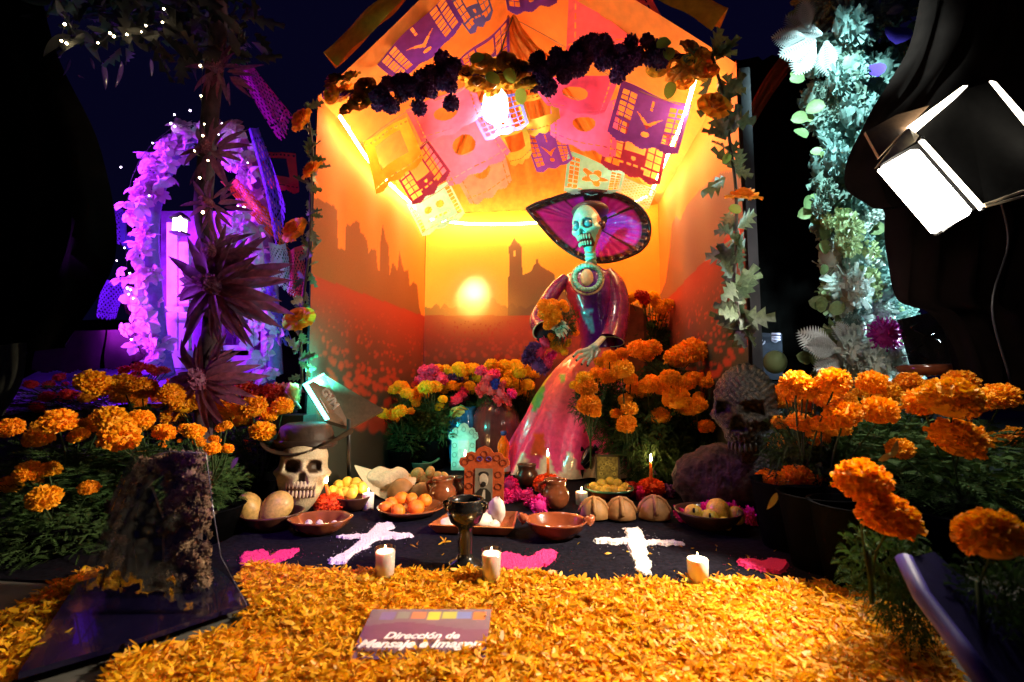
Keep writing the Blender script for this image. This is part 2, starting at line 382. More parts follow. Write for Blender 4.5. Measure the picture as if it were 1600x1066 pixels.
neon([PY(531, 182, 2.82)+np.array((0, 0, 0)), PY(585, 262, 3.35), PY(641, 317, 4.1), PY(666, 340, 4.5)], 'glowing warm tube running back along the left eave of the booth')
neon([PY(672, 343, 4.5), PY(740, 350, 4.52), PY(843, 348, 4.52), PY(930, 335, 4.52), PY(1010, 308, 4.5)], 'glowing warm tube along the top of the back wall')
neon([PY(1086, 124, 2.8), PY(1066, 190, 3.1), PY(1040, 250, 3.6), PY(1017, 303, 4.4)], 'glowing warm tube running back along the right eave of the booth')
BL_ = PY(774, 170, 2.98)
t = thing('hanging_lamp', 'bright white lamp under a ribbed glass shade hanging behind the garland', 'lamp', tuple(BL_))
mb = MB(); mb.add(*lathe([(0, -.085), (.045, -.082), (.075, -.055), (.085, 0), (.08, .03)], 28)); ob('bulb', mb.mesh('bulb', emit_mat('white_bulb', (1, .84, .68), BULB)), t, tuple(BL_))
mb = MB(); mb.add(*lathe([(.084, .03), (.082, .07), (.06, .11), (.03, .13), (.028, .16)], 32, wob=lambda a: .04*math.sin(a*16))); ob('glass_shade', mb.mesh('glass_shade', mat('green_glass', (.25, .4, .36), .15, trans=.5)), t, tuple(BL_))
ld_ = bpy.data.lights.new('added_sun_spot', 'SPOT'); ld_.energy = 480; ld_.color = (1, .93, .80); ld_.spot_size = math.radians(13); ld_.spot_blend = 1; ld_.shadow_soft_size = .03  # extra spot added to brighten the printed sun on the back wall
lo_ = bpy.data.objects.new('added_sun_spot', ld_); COL.objects.link(lo_); lo_.parent = t; lo_.location = (0, .12, -.04); lo_.rotation_euler = (Vector(PY(741, 464, 4.6))-Vector(BL_+np.array((0, .12, -.04)))).to_track_quat('-Z', 'Y').to_euler()
mb = MB(); mb.add(*tube(spline([BL_+np.array((0, 0, .15)), BL_+np.array((.03, .1, .5)), PK+np.array((0, -.05, -.02))], 6), .006)); ob('cord', mb.mesh('cord', mat('cord', (.05, .04, .04))), t, (0, 0, 0))
# ================================================================ papel picado
def design(kind, u, v):
    """True where the tissue paper is left standing"""
    s = np.ones(u.shape, bool)
    s &= v < .93+.065*np.abs(np.sin(u*math.pi*(3 if kind != 'lace' else 6)))           # scalloped hem
    def cells(u0, u1, v0, v1, nu, nv, g=.12):
        a = (u-u0)/(u1-u0)*nu; c = (v-v0)/(v1-v0)*nv
        return (a > 0) & (a < nu) & (c > 0) & (c < nv) & (np.abs(a % 1-.5) < .5-g) & (np.abs(c % 1-.5) < .5-g)
    dash = (np.abs(v-.84) < .012) & (np.abs((u*9) % 1-.5) < .32)
    if kind == 'bird':
        s &= ~cells(.05, .27, .12, .86, 2, 7); s &= ~cells(.73, .95, .12, .86, 2, 7)
        a = np.abs(u-.5); s &= ~((np.abs(v-(.60-1.25*a+1.2*a*a)) < .055*(1-a/.21)) & (a < .21))
        s &= ~(cells(.47, .53, .1, .3, 1, 3)); s &= ~(((u-.5)**2+(v-.75)**2 < .0025))
    elif kind == 'circle':
        s &= ((u-.5)/.17)**2+((v-.42)/.17)**2 > 1; s &= ~dash; s &= ~((np.abs(u-.08) < .012) & (np.abs((v*9) % 1-.5) < .3)); s &= ~((np.abs(u-.92) < .012) & (np.abs((v*9) % 1-.5) < .3))
    elif kind == 'lattice':
        s &= ~cells(.04, .30, .06, .88, 2, 6, .09); s &= ~cells(.70, .96, .06, .88, 2, 6, .09)
        s &= ~((np.abs(u-.5) < .16) & (v > .1) & (v < .55)); s &= (u-.5)**2+(v-.66)**2 > .0016; s &= ~((np.abs(v-.77) < .02) & (np.abs((u*8) % 1-.5) < .3) & (np.abs(u-.5) < .2))
    elif kind == 'rect':
        s &= ~((u > .2) & (u < .8) & (v > .16) & (v < .62)); s &= ~((np.abs(v-.07) < .02) & (np.abs((u*10) % 1-.5) < .25)); s &= ~dash
    elif kind == 'flower':
        th = np.arctan2(v-.45, u-.5); r = np.hypot(u-.5, (v-.45)*.9)
        s &= ~((r < .24*(.75+.25*np.cos(5*th))) & (r > .09)); s &= ~cells(.04, .24, .1, .85, 2, 7); s &= ~cells(.76, .96, .1, .85, 2, 7); s &= ~dash
    elif kind == 'lace':
        s &= ~((np.sin(u*44)*np.sin(v*52) > .45) & (v > .08)); s &= ~dash
    elif kind == 'skull':
        s &= ((np.abs(u-.5)-.14)/.09)**2+((v-.4)/.09)**2 > 1; s &= ~((np.abs(v-.66) < .03) & (np.abs((u*10) % 1-.5) < .3) & (np.abs(u-.5) < .25)); s &= ~dash
        s &= ~cells(.03, .15, .1, .85, 1, 8); s &= ~cells(.85, .97, .1, .85, 1, 8)
    s |= (v < .035)
    return s
PAPER = dict(purple=(.17, .045, .50), pink=(.95, .20, .36), hotpink=(.95, .16, .48), maroon=(.22, .02, .07), yellow=(.80, .55, .04), olive=(.50, .36, .03), lime=(.55, .62, .08),
             cyan=(.20, .62, .70), blue=(.12, .13, .55), peach=(.92, .38, .34), magenta=(.75, .04, .55), violet=(.22, .08, .7), orange=(.85, .2, .03), red=(.6, .03, .05), white=(.75, .7, .8), plum=(.05, .003, .028))
def papel(quad, Y, kind, col, label, bow=.045, group='cut paper banners under the booth roof', n=54, dy=None, two=0):
    mx_ = sum(a[0] for a in quad)/4; my_ = sum(a[1] for a in quad)/4; g_ = 1.12 if group.endswith('roof') else 1.
    q = [PY(mx_+(x-mx_)*g_, my_+(y-my_)*g_, Y+(dy[k] if dy else 0)) for k, (x, y) in enumerate(quad)]
    nu = nv = n; u, v = np.meshgrid((np.arange(nu)+.5)/nu, (np.arange(nv)+.5)/nv, indexing='ij'); keep = design(kind, u, v)
    U, V = np.meshgrid(np.arange(nu+1)/nu, np.arange(nv+1)/nv, indexing='ij')
    P = (q[0]*(1-U)[..., None]+q[1]*U[..., None])*(1-V)[..., None]+(q[3]*(1-U)[..., None]+q[2]*U[..., None])*V[..., None]
    nz = np.cross(q[1]-q[0], q[3]-q[0]); nz /= np.linalg.norm(nz); ph = random.uniform(0, 6)
    P = P+nz*((bow*np.sin(V*2.4+ph)*V+.3*bow*np.sin(U*7+ph+V*2))[..., None])
    # the paper hangs a little slack between its corners
    P[..., 2] -= .012*np.sin(U*math.pi)
    vid = -np.ones((nu+1, nv+1), int); vs = []; fs = []
    for i in range(nu):
        for j in range(nv):
            if keep[i, j]:
                f = []
                for a, c in ((i, j), (i+1, j), (i+1, j+1), (i, j+1)):
                    if vid[a, c] < 0: vid[a, c] = len(vs); vs.append(P[a, c])
                    f.append(vid[a, c])
                fs.append(tuple(f))
    c0 = np.mean(q, axis=0); b = MB(); b.add(np.array(vs)-c0, fs)
    o = ob('paper_banner', b.mesh('paper_banner', mat('tissue_'+col, PAPER[col], .7, scale=20, vary=.12, transl=.45, bump=.1)), None, tuple(c0))
    tag(o, label, 'paper banner', group); return o
PB = [
 ([(592, 92), (690, -14), (722, 48), (632, 128)], 2.86, 'bird', 'purple', 'purple cut paper banner with a bird, lowest at the left front of the roof'),
 ([(686, -25), (748, -50), (768, 20), (738, 52)], 2.9, 'lattice', 'blue', 'blue and violet banner cut off by the top edge, left of the ridge'),
 ([(788, -40), (868, -50), (866, 6), (798, 18)], 3.0, 'bird', 'purple', 'purple banner at the very top over the ridge point'),
 ([(898, -40), (1000, -25), (1052, 58), (892, 78)], 2.95, 'circle', 'pink', 'large deep pink banner with a round hole at the top right'),
 ([(722, 92), (792, 34), (794, 92), (736, 132)], 3.3, 'lattice', 'purple', 'small purple banner half hidden behind the central roses'),
 ([(640, 172), (735, 132), (752, 188), (668, 226)], 3.1, 'circle', 'pink', 'pink banner with a round hole below the left dark flowers'),
 ([(668, 222), (748, 172), (792, 238), (706, 286)], 3.4, 'circle', 'pink', 'middle pink banner of the three stepping down on the left'),
 ([(706, 256), (778, 216), (797, 288), (740, 320)], 3.8, 'circle', 'peach', 'lowest pink banner of the left row with a latticed edge'),
 ([(572, 222), (632, 188), (656, 246), (588, 298)], 3.0, 'rect', 'yellow', 'yellow banner with an open centre beside the left light tube'),
 ([(618, 266), (666, 222), (704, 276), (652, 322)], 3.4, 'lattice', 'maroon', 'maroon latticed banner above the pale blue one'),
 ([(640, 320), (698, 286), (722, 334), (662, 366)], 4.0, 'skull', 'cyan', 'pale blue banner in front of the back left corner glow'),
 ([(735, 165), (808, 146), (822, 192), (762, 216)], 3.15, 'lattice', 'blue', 'blue latticed banner right behind the white lamp'),
 ([(778, 212), (822, 192), (830, 246), (802, 262)], 3.6, 'rect', 'lime', 'small lime green banner below the lamp'),
 ([(806, 152), (866, 142), (874, 196), (828, 204)], 3.2, 'rect', 'olive', 'dull yellow banner to the right of the lamp'),
 ([(818, 198), (882, 214), (892, 248), (842, 268)], 3.6, 'bird', 'purple', 'small purple banner hanging in the middle above the hat'),
 ([(835, 124), (962, 118), (938, 180), (862, 168)], 3.0, 'circle', 'hotpink', 'bright pink banner tucked under the right dark flowers'),
 ([(866, 172), (962, 160), (956, 246), (866, 214)], 3.25, 'circle', 'hotpink', 'bright pink banner with an orange round hole right of the olive one'),
 ([(958, 178), (1042, 212), (1028, 282), (944, 252)], 3.4, 'lattice', 'maroon', 'maroon latticed banner behind the big purple one'),
 ([(976, 133), (1072, 168), (1052, 242), (954, 212)], 3.05, 'bird', 'purple', 'big purple banner with a bird beside the right light tube'),
 ([(892, 238), (972, 270), (964, 302), (886, 304)], 3.9, 'flower', 'cyan', 'grey blue banner just above the hat brim'),
 ([(972, 274), (1022, 298), (1012, 322), (962, 308)], 4.1, 'lace', 'peach', 'pale peach banner in the glow of the back right corner'),
]
for q, Y, k, c, l in PB: papel(q, Y, k, c, l)
m_string = mat('string', (.35, .2, .1), .8)
def string(pts, label, r=.003):
    mb = MB(); mb.add(*tube(spline(pts, 6), r, 5)); o = mb.build('banner_string', m_string); tag(o, label, 'string', 'strings the paper banners hang from')
string([PY(585, 96, 2.86), PY(692, -18, 2.86), PY(760, -60, 2.9)], 'thin string along the left front roof edge carrying purple paper')
string([PY(560, 228, 3.0), PY(640, 172, 3.1), PY(735, 130, 3.1), PY(800, 28, 3.38)], 'thin string rising from the yellow banner to the ridge')
string([PY(600, 276, 3.4), PY(668, 221, 3.4), PY(748, 171, 3.4)], 'thin string above the maroon and middle pink banners on the left')
string([PY(655, 318, 3.85), PY(706, 284, 3.85), PY(778, 214, 3.8)], 'thin string above the pale blue banner on the left')
string([PY(800, 28, 3.38), PY(870, 66, 3.2), PY(976, 132, 3.05), PY(1074, 168, 3.05)], 'thin string from the ridge down to the big purple banner')
string([PY(860, 140, 3.3), PY(958, 176, 3.4), PY(1044, 212, 3.4)], 'thin string carrying the right maroon banner')
string([PY(840, 215, 3.8), PY(892, 237, 3.9), PY(1025, 300, 4.1)], 'thin string just above the hat with grey blue paper')
# ================================================================ flowers
m_mar = mat('marigold_petal', (.95, .40, .004), .6, scale=6, vary=.12, bump=0, rnd=.16, transl=.2)
m_mary = mat('yellow_marigold_petal', (.97, .56, .008), .6, scale=6, vary=.12, bump=0, rnd=.14, transl=.2)
m_pink = mat('pink_pompom', (.85, .07, .22), .65, scale=6, bump=0, rnd=.15, transl=.15)
m_mag = mat('magenta_paper', (.85, .02, .30), .65, scale=6, bump=0, rnd=.12, transl=.15)
m_pur = mat('purple_pompom', (.10, .02, .16), .7, scale=6, bump=0, rnd=.3)
m_dark = mat('dark_plum_petal', (.09, .016, .12), .75, scale=6, bump=0, rnd=.3)
m_red = mat('red_petal', (.55, .02, .01), .6, scale=6, bump=0, rnd=.2)
m_leaf = mat('marigold_leaf', (.035, .078, .016), .8, scale=8, vary=.4, bump=0, rnd=.25, transl=.25)
m_stem = mat('green_stem', (.03, .06, .015), .8)
m_pot = mat('black_pot', (.004, .004, .005), .95, ior=1.05, scale=12, vary=.4)
BM = [bloom_mesh('marigold_bloom', m_mar, 330, k, width=.23, jit=.06, core=.88, cover=1.65) for k in range(4)]
BY = [bloom_mesh('yellow_marigold_bloom', m_mary, 260, 10+k, width=.25, jit=.06, core=.88, cover=1.65) for k in range(3)]
BP = [bloom_mesh('pink_bloom', m_pink, 200, 20)]; BG = [bloom_mesh('magenta_bloom', m_mag, 200, 21, jit=.2)]
BU = [bloom_mesh('purple_bloom', m_pur, 170, 22, jit=.2)]; BD = [bloom_mesh('dark_bloom', m_dark, 220, 23+k, flat=.95, jit=.1, cover=2, width=.24) for k in range(2)]
BR = [bloom_mesh('red_bloom', m_red, 150, 30)]
FM = [feather_mesh('fern_foliage', m_leaf, 620, k) for k in range(3)]
KIND = dict(o=BM, y=BY, p=BP, g=BG, u=BU, r=BR)
POTM = MB().add(*lathe([(0, 0), (.11, 0), (.15, .24), (.16, .25), (.145, .25), (.14, .2), (0, .2)], 20)).mesh('pot', m_pot)
def plant(name, label, group, blooms, org, sc, kind='o', far=None, fol=1., qs=1., pot=True, low=0., cat='flowers', fz=.22, fx=0.):
    """blooms: crop x, y, width[, kind]; the depth of each comes from the real size of a flower head"""
    L = []
    for t in blooms:
        x, y, w = t[:3]; px, py, w = org[0]+x/sc, org[1]+y/sc, w/sc
        s = 1+.55*((px-800)/F)**2
        L.append([px, py, w, s, .086*F*s/w*qs, t[3] if len(t) > 3 else kind])
    qm = float(np.median([l[4] for l in L])) if far is None else far
    C = []
    for l in L:
        q = qm*.62+l[4]*.38 if far is None else far+(l[4]-np.median([k[4] for k in L]))*.12
        q = min(max(q, qm-.35), qm+.35)
        C.append((PQ(l[0], l[1], q), l[2]/F*q/2/l[3]*1.2, l[5], q))
    for c in list(C):                                        # heads half hidden behind the front ones
        for _ in range(0 if len(L) < 3 else random.choice((1, 1, 2))): C.append((c[0]+FW*random.uniform(.10, .24)+RT*random.uniform(-1.3, 1.3)*c[1]-UP*random.uniform(.2, 1.1)*c[1], c[1]*random.uniform(.55, .92), c[2], c[3]))
    P = np.array([c[0] for c in C]); base = np.array((P[:, 0].mean(), P[:, 1].mean()+.04, low))
    t = thing(name, label, cat, tuple(base), group)
    ctr = np.array((base[0], base[1], max(low+.12, P[:, 2].min()-.10)))
    sp = max(.12, P[:, 0].std()*1.5+.07)
    for p, r, k, q in C:
        me = random.choice(KIND[k]); o = ob('bloom', me, t, tuple(p), (random.uniform(-.45, .35), random.uniform(-.3, .3), random.uniform(0, 6)), (r, r, r*1.18))
    zt = float(np.percentile(P[:, 2], 70))-.035; zb = max(low+.08, P[:, 2].min()-fz)
    hz = max(.12, (zt-zb)/2)
    for k in range(2):
        ob('foliage', FM[k], t, (base[0]+fx+(k-.5)*sp*.5, base[1]+.05, (zt+zb)/2-.03-.08*k), (0, 0, random.uniform(0, 6)), (sp*1.15*fol, .22*fol, hz*1.1), kind='stuff')
    st = MB()
    for p, r, k, q in C: st.add(*tube([p-np.array((0, 0, r*.5)), p*.6+ctr*.4-np.array((0, -.02, .06)), ctr-np.array((0, 0, .1))], .0035, 4, False))
    st.add(*tube([ctr, (base[0], base[1], low+.15)], .006, 6)); o = st.build('stems', m_stem); o['kind'] = 'stuff'; o.parent = t; o.location = -Vector(t.location)
    if pot: ob('pot', POTM, t, tuple(base), sc=(min(1.3, .7+sp),)*2+(max(.5, min(1.6, zb/.3)),))
    return t
LO = (0, 560); LS = 3.135; G1 = 'marigold plants along the left side'; G2 = 'marigold plants along the right side'; G3 = 'marigolds around the skeleton figure'; G4 = 'flowers in front of the back wall'
plant('marigold_plant', 'orange marigold plant at the left edge of the photo with three big heads', G1, [(50, 340, 140), (190, 390, 150), (290, 310, 170), (215, 335, 100)], LO, LS, qs=.95)
plant('marigold_plant', 'low marigold plant at the far left with three heads below the others', G1, [(140, 555, 140), (50, 620, 130), (215, 685, 170)], LO, LS, qs=.85)
plant('marigold_plant', 'marigold plant with a wide flat head just left of the plastic wrapped arch', G1, [(540, 300, 170), (585, 388, 190), (690, 300, 120), (440, 320, 90), (720, 335, 60)], LO, LS)
plant('marigold_plant', 'tall marigold plant with the highest head on the left, before the purple table', G1, [(460, 125, 175), (590, 185, 100), (670, 200, 85), (700, 150, 140), (430, 190, 90)], LO, LS)
plant('marigold_plant', 'marigold plant with ragged heads under the spiky brown rosettes', G1, [(840, 175, 120), (890, 230, 110), (960, 215, 100), (1030, 185, 75), (870, 290, 80)], LO, LS)
plant('marigold_plant', 'marigold plant with dense round heads left of the hatted skull', G1, [(1120, 240, 120), (1240, 240, 120), (1080, 315, 55), (1160, 300, 90), (1290, 290, 60), (1285, 360, 110), (1350, 395, 80), (1215, 432, 70), (1305, 505, 30)], LO, LS, fol=.6, fx=-.24)
plant('marigold_plant', 'small marigold plant right above the plastic wrapped arch', G1, [(945, 360, 95), (975, 410, 60), (1040, 445, 75), (800, 425, 40), (905, 345, 60)], LO, LS, far=2.1, fol=.55, fx=-.14)
plant('red_flower_clump', 'dark red flowers behind the left marigolds near the cyan lamp', None, [(1200, 150, 90, 'r'), (1260, 170, 90, 'r'), (1340, 165, 90, 'r'), (1390, 150, 60, 'r'), (1300, 195, 80, 'r'), (1370, 195, 60, 'r')], LO, LS, far=2.9)
plant('red_flower_clump', 'dim red flowers on the purple lit table at the left', None, [(150, 130, 70, 'r'), (290, 95, 60, 'r'), (240, 130, 60, 'r'), (330, 180, 80, 'r'), (230, 190, 80, 'r'), (180, 245, 80, 'r'), (850, 130, 70, 'r'), (610, 60, 60, 'r'), (680, 45, 70, 'r'), (740, 55, 60, 'r')], LO, LS, far=3.0, pot=False, low=.4, fz=.1)
RO = (1150, 560)
plant('marigold_plant', 'bright marigold plant beside the carved skull, nearest the middle', G2, [(235, 200, 120), (185, 165, 75), (120, 200, 85), (115, 280, 120), (95, 330, 60), (195, 415, 85)], RO, LS, fol=.5, fx=.15, pot=False, fz=.08)
plant('marigold_plant', 'bright marigold plant right under the white fern', G2, [(480, 110, 150), (475, 135, 130), (290, 120, 130), (350, 155, 125), (440, 200, 110), (310, 315, 110), (350, 270, 60)], RO, LS, fol=.8, fx=.06, pot=False, fz=.4)
plant('marigold_plant', 'marigold plant with two wide heads below the white flower column', G2, [(670, 125, 150), (520, 280, 170), (700, 260, 180), (400, 385, 110), (325, 410, 55), (600, 170, 60)], RO, LS, pot=False, fz=.5)
plant('marigold_plant', 'marigold plant half in shade below the glittering dark cloth', G2, [(740, 175, 140), (840, 175, 120), (870, 235, 90), (920, 140, 80), (1100, 125, 180)], RO, LS)
plant('marigold_plant', 'blurred shaded marigold plant at the right edge with the biggest upper head', G2, [(1050, 200, 290), (1090, 395, 270), (1290, 190, 200), (1370, 390, 160), (1200, 230, 120)], RO, LS, qs=1.15)
plant('marigold_plant', 'marigold plant low on the right with round heads beside dark pots', G2, [(300, 585, 140), (290, 660, 110), (415, 635, 140), (410, 505, 105), (560, 560, 90), (500, 640, 80)], RO, LS, pot=False, fol=.6, fx=.14)
plant('marigold_plant', 'marigold plant with two large glossy heads in the lower right', G2, [(620, 605, 255), (740, 770, 280)], RO, LS, qs=1.2, fol=.6, pot=False, fx=.10, fz=.28)
plant('marigold_plant', 'very near blurred marigold head at the lower right edge', G2, [(1250, 870, 370)], RO, LS, qs=1.1, pot=False, fol=.5, fx=.1)
CO = (850, 560); CS = 3.554
plant('marigold_plant', 'marigold plant touching the pink skirt, its yellow heads lit', G3, [(225, 115, 80, 'y'), (275, 130, 50), (245, 165, 90), (250, 260, 110), (292, 85, 62), (360, 100, 75), (235, 175, 50, 'y')], CO, CS, far=3.0, pot=False, fol=.5, fz=.04)
plant('marigold_plant', 'marigold plant with green ferny leaves right of the pink skirt', G3, [(435, 65, 105), (400, 115, 40), (450, 120, 45), (450, 230, 65), (475, 280, 80), (460, 360, 90), (640, 432, 52)], CO, CS, fol=.95, fz=.13, far=3.1, pot=False)
plant('marigold_plant', 'marigold plant in the middle of the right cluster with one low head', G3, [(500, 165, 75), (600, 130, 80), (575, 155, 90), (655, 165, 80), (645, 320, 90), (735, 225, 130)], CO, CS, fol=1.4, fz=.4, far=3.1, pot=False)
plant('marigold_plant', 'marigold plant right next to the carved skull eye socket', G3, [(860, 215, 60), (850, 265, 100), (900, 380, 80), (900, 135, 70), (940, 95, 60)], CO, CS, fol=1.1, far=3.1, pot=False)
plant('marigold_plant', 'marigold plant behind the cluster with a row of five small heads', G3, [(700, 110, 100), (760, 130, 70), (800, 145, 75), (840, 105, 65), (805, 100, 50)], CO, CS, far=3.1, pot=False)
DO = (780, 280); DS = 3.135
plant('marigold_plant', 'marigold plant beside the skeleton hand', G3, [(600, 855, 55), (540, 870, 60), (540, 912, 50), (605, 935, 90), (545, 965, 55), (478, 950, 60)], DO, DS, far=3.2, pot=False)
plant('marigold_plant', 'marigold plant under the wooden chair with broad orange heads', G3, [(685, 835, 95), (750, 828, 80), (945, 845, 130), (880, 840, 60), (1000, 855, 50)], DO, DS, far=3.4, pot=False)
plant('marigold_plant', 'marigold plant behind the chair at shoulder height', G3, [(645, 580, 50, 'y'), (700, 575, 60, 'r'), (752, 572, 50, 'y'), (770, 605, 50), (825, 612, 55), (790, 637, 55), (865, 630, 45), (800, 668, 45), (765, 690, 38), (790, 715, 42)], DO, DS, far=4.1, fol=1.0, fz=.3)
BO = (640, 560); BS = 4.442
plant('marigold_plant', 'yellow orange marigold plant at the left of the back row', G4, [(255, 75, 60), (285, 90, 60), (345, 65, 80), (220, 80, 50), (200, 65, 50), (300, 190, 70), (235, 220, 60), (355, 127, 42)], BO, BS, 'y', far=4.25)
plant('pink_pompom_plant', 'bright pink pompom flowers at the left of the back row', G4, [(100, 85, 70), (160, 80, 70), (130, 135, 70), (80, 155, 75), (215, 125, 60), (225, 155, 70), (150, 150, 60), (300, 135, 60, 'u'), (325, 150, 50, 'u')], BO, BS, 'p', far=4.15)
plant('marigold_plant', 'marigold plant below the pink pompoms with a green leafy ball', G4, [(120, 200, 90), (175, 200, 80), (95, 210, 70), (230, 285, 55), (205, 340, 55), (30, 255, 50), (45, 320, 50)], BO, BS, 'y', far=4.0, fol=1.2)
plant('marigold_plant', 'marigold plant in the middle of the back row', G4, [(425, 70, 70), (455, 65, 60), (480, 140, 60), (425, 115, 50), (350, 200, 60), (420, 195, 70), (435, 225, 60)], BO, BS, 'y', far=4.25)
plant('pink_pompom_plant', 'purplish pink pompoms above the blue vase', G4, [(500, 90, 70), (585, 120, 75), (380, 225, 55), (360, 260, 60), (325, 292, 65), (385, 275, 50), (535, 145, 55)], BO, BS, 'p', far=4.12)
plant('marigold_plant', 'marigold plant with the highest yellow heads under the printed church', G4, [(565, 50, 85), (660, 50, 80), (730, 50, 80), (610, 85, 60), (670, 115, 70), (700, 145, 60)], BO, BS, 'y', far=4.3)
plant('marigold_plant', 'marigold plant in the back row touching the left of the pink skirt', G4, [(760, 95, 90), (790, 70, 80), (820, 100, 60), (740, 180, 70), (820, 185, 80), (670, 170, 80), (745, 230, 70), (790, 240, 60), (790, 290, 50), (870, 110, 60)], BO, BS, 'y', far=4.2, fol=1.1)
plant('marigold_plant', 'yellow marigold plant over the bright glass bowl at the left', G4, [(905, 190, 70), (870, 220, 70), (935, 215, 65), (825, 245, 45), (960, 245, 80), (1040, 225, 60), (1070, 245, 50), (985, 235, 50)], (420, 560), 4.44, 'o', far=3.9, fol=1.1)
plant('marigold_plant', 'low yellow marigold heads directly behind the glass bowl', G4, [(790, 385, 80), (855, 400, 70), (910, 370, 90), (1020, 315, 50), (985, 355, 38)], (420, 560), 4.44, 'o', far=3.75)
# ---------------------------------------------------------------- garland across the booth front
m_rose = mat('ochre_rose', (.72, .40, .04), .55, scale=5, vary=.25, bump=.1, rnd=.25, transl=.35, sheen=.2)
m_roseo = mat('orange_rose', (.85, .33, .02), .5, scale=5, vary=.15, bump=.1, rnd=.15, transl=.3)
m_rosed = mat('brown_rose', (.28, .09, .02), .6, scale=5, vary=.25, bump=.1, rnd=.25, transl=.2)
RM = [rose_mesh('ochre_rose_head', m_rose, k) for k in range(2)]; RMO = [rose_mesh('orange_rose_head', m_roseo, 4+k) for k in range(2)]; RMD = [rose_mesh('brown_rose_head', m_rosed, 8)]
m_vine = mat('vine_leaf', (.085, .12, .055), .5, scale=10, vary=.3, bump=.2, rnd=.3, transl=.25)
m_lime = mat('lime_leaf', (.28, .40, .06), .5, transl=.3)
def leafmesh(nm, m, *a, **k): return MB().add(*leaf_poly(*a, **k)).mesh(nm, m)
OAK = [leafmesh('vine_leaf', m_vine, 'oak', 1, .26, .25), leafmesh('vine_leaf', m_vine, 'oak', 1, .3, .05)]
LIME = leafmesh('lime_leaf', m_lime, 'round', 1, .35, .2)
GY = 2.62
gt = thing('flower_garland', 'garland of near black pompoms and ochre roses strung across the booth front', 'garland', tuple(PY(500, 150, GY)))
def into(t, name, me, p, rot, r): return ob(name, me, t, tuple(p), rot, r)
def R3(): return (random.uniform(0, 6), random.uniform(0, 6), random.uniform(0, 6))
for path, n, w in (([(588, 152), (620, 140), (660, 132), (690, 118), (715, 122)], 44, 19), ([(832, 112), (862, 108), (890, 95), (925, 84), (960, 86), (1000, 82), (1038, 76)], 58, 20)):
    sp = spline([(x, y, 0) for x, y in path], 12)
    for k in range(n):
        c = sp[int(k*(len(sp)-1)/n)]; into(gt, 'dark_pompom', random.choice(BD), PY(c[0]+random.uniform(-10, 10), c[1]+random.uniform(-w, w), GY+random.uniform(-.06, .06)), R3(), random.uniform(.032, .049))
for x, y in [(705, 162), (655, 168), (612, 166), (965, 118), (858, 138), (925, 66), (690, 92)]: into(gt, 'dark_pompom', BD[0], PY(x, y, GY-.05), R3(), .045)
for x, y, s, ms in [(728, 112, .07, RM), (752, 100, .08, RM), (745, 128, .07, RM), (778, 105, .085, RM), (800, 118, .08, RM), (770, 132, .07, RM), (815, 105, .065, RMD), (822, 128, .07, RM), (795, 95, .07, RMD), (758, 90, .06, RM),
                    (1028, 100, .07, RM), (1048, 85, .07, RM), (1058, 110, .075, RM), (1078, 98, .08, RM), (1082, 72, .07, RMD), (1100, 88, .07, RMO), (1092, 115, .06, RM), (1108, 108, .055, RMO), (1070, 122, .06, RM),
                    (520, 122, .075, RMD), (545, 118, .07, RM), (568, 132, .075, RMD), (535, 142, .07, RM), (560, 155, .07, RMD), (578, 148, .06, RM), (515, 146, .06, RMO), (540, 168, .05, RMD)]:
    d = PY(x, y, GY)-np.array((0, 3.5, -1)); into(gt, 'rose', random.choice(ms), PY(x, y, GY+random.uniform(-.04, .04)), (math.pi/2-.2+random.uniform(-.5, .4), random.uniform(-.3, .3), random.uniform(-.5, .5)), s*.92)
for x, y, a in [(735, 98, 1), (758, 118, 2), (790, 108, 2.6), (1045, 95, 0), (1050, 128, 3.4), (1026, 75, 1), (812, 138, 3)]: into(gt, 'lime_leaf', LIME, PY(x, y, GY-.09), (math.pi/2, a, 0), .09)
mb = MB(); mb.add(*tube(spline([PY(505, 150, GY+.03), PY(600, 140, GY+.03), PY(700, 118, GY+.03), PY(790, 115, GY+.03), PY(920, 88, GY+.03), PY(1110, 92, GY+.03)], 8), .02)); o = mb.build('garland_cord', m_dark); o.parent = gt; o.location = -Vector(gt.location)
# ---------------------------------------------------------------- leafy vines down the two front posts
def vine(label, path, Y, leaves, roses, cat='vine', den=1., lsz=(.10, .18), extra=()):
    pts = spline([PY(x, y, Y) for x, y in path], 8); t = thing('flower_vine', label, cat, tuple(pts[0]))
    mb = MB(); mb.add(*tube(pts, .009, 6)); o = mb.build('vine_stem', mat('vine_stem', (.06, .05, .03), .7)); o.parent = t; o.location = -Vector(t.location)
    for k in range(leaves):
        i = random.randrange(len(pts)); into(t, 'leaf', random.choice(OAK), pts[i]+rng.normal(size=3)*.015, (random.uniform(.6, 2.2), random.uniform(0, 6.28), random.uniform(-1.2, 1.2)), random.uniform(*lsz))
    for x, y, s, tx, tz in roses: into(t, 'rose', random.choice(RMO), PY(x, y, Y-.07), (tx, 0, tz), s)
    for x, y, s in extra: into(t, 'lime_leaf', LIME, PY(x, y, Y-.05), (1.6, random.uniform(0, 6), 0), s)
vine('leafy vine with two yellow orange roses down the right front post', [(1112, 85), (1130, 150), (1140, 220), (1150, 300), (1150, 380), (1148, 450), (1160, 520)], 2.62, 72,
     [(1119, 160, .085, 1.2, .2), (1163, 302, .085, .35, .3)], extra=[(1138, 325, .07), (1140, 240, .06)])
vine('dark leafy vine with four orange roses down the left front post', [(478, 165), (488, 230), (486, 300), (484, 380), (476, 450), (470, 520), (472, 600)], 2.60, 60,
     [(467, 184, .075, 1.3, -.4), (484, 262, .07, 1.0, -.5), (456, 356, .08, 1.2, -.3), (465, 494, .085, .9, .1)], lsz=(.06, .12))
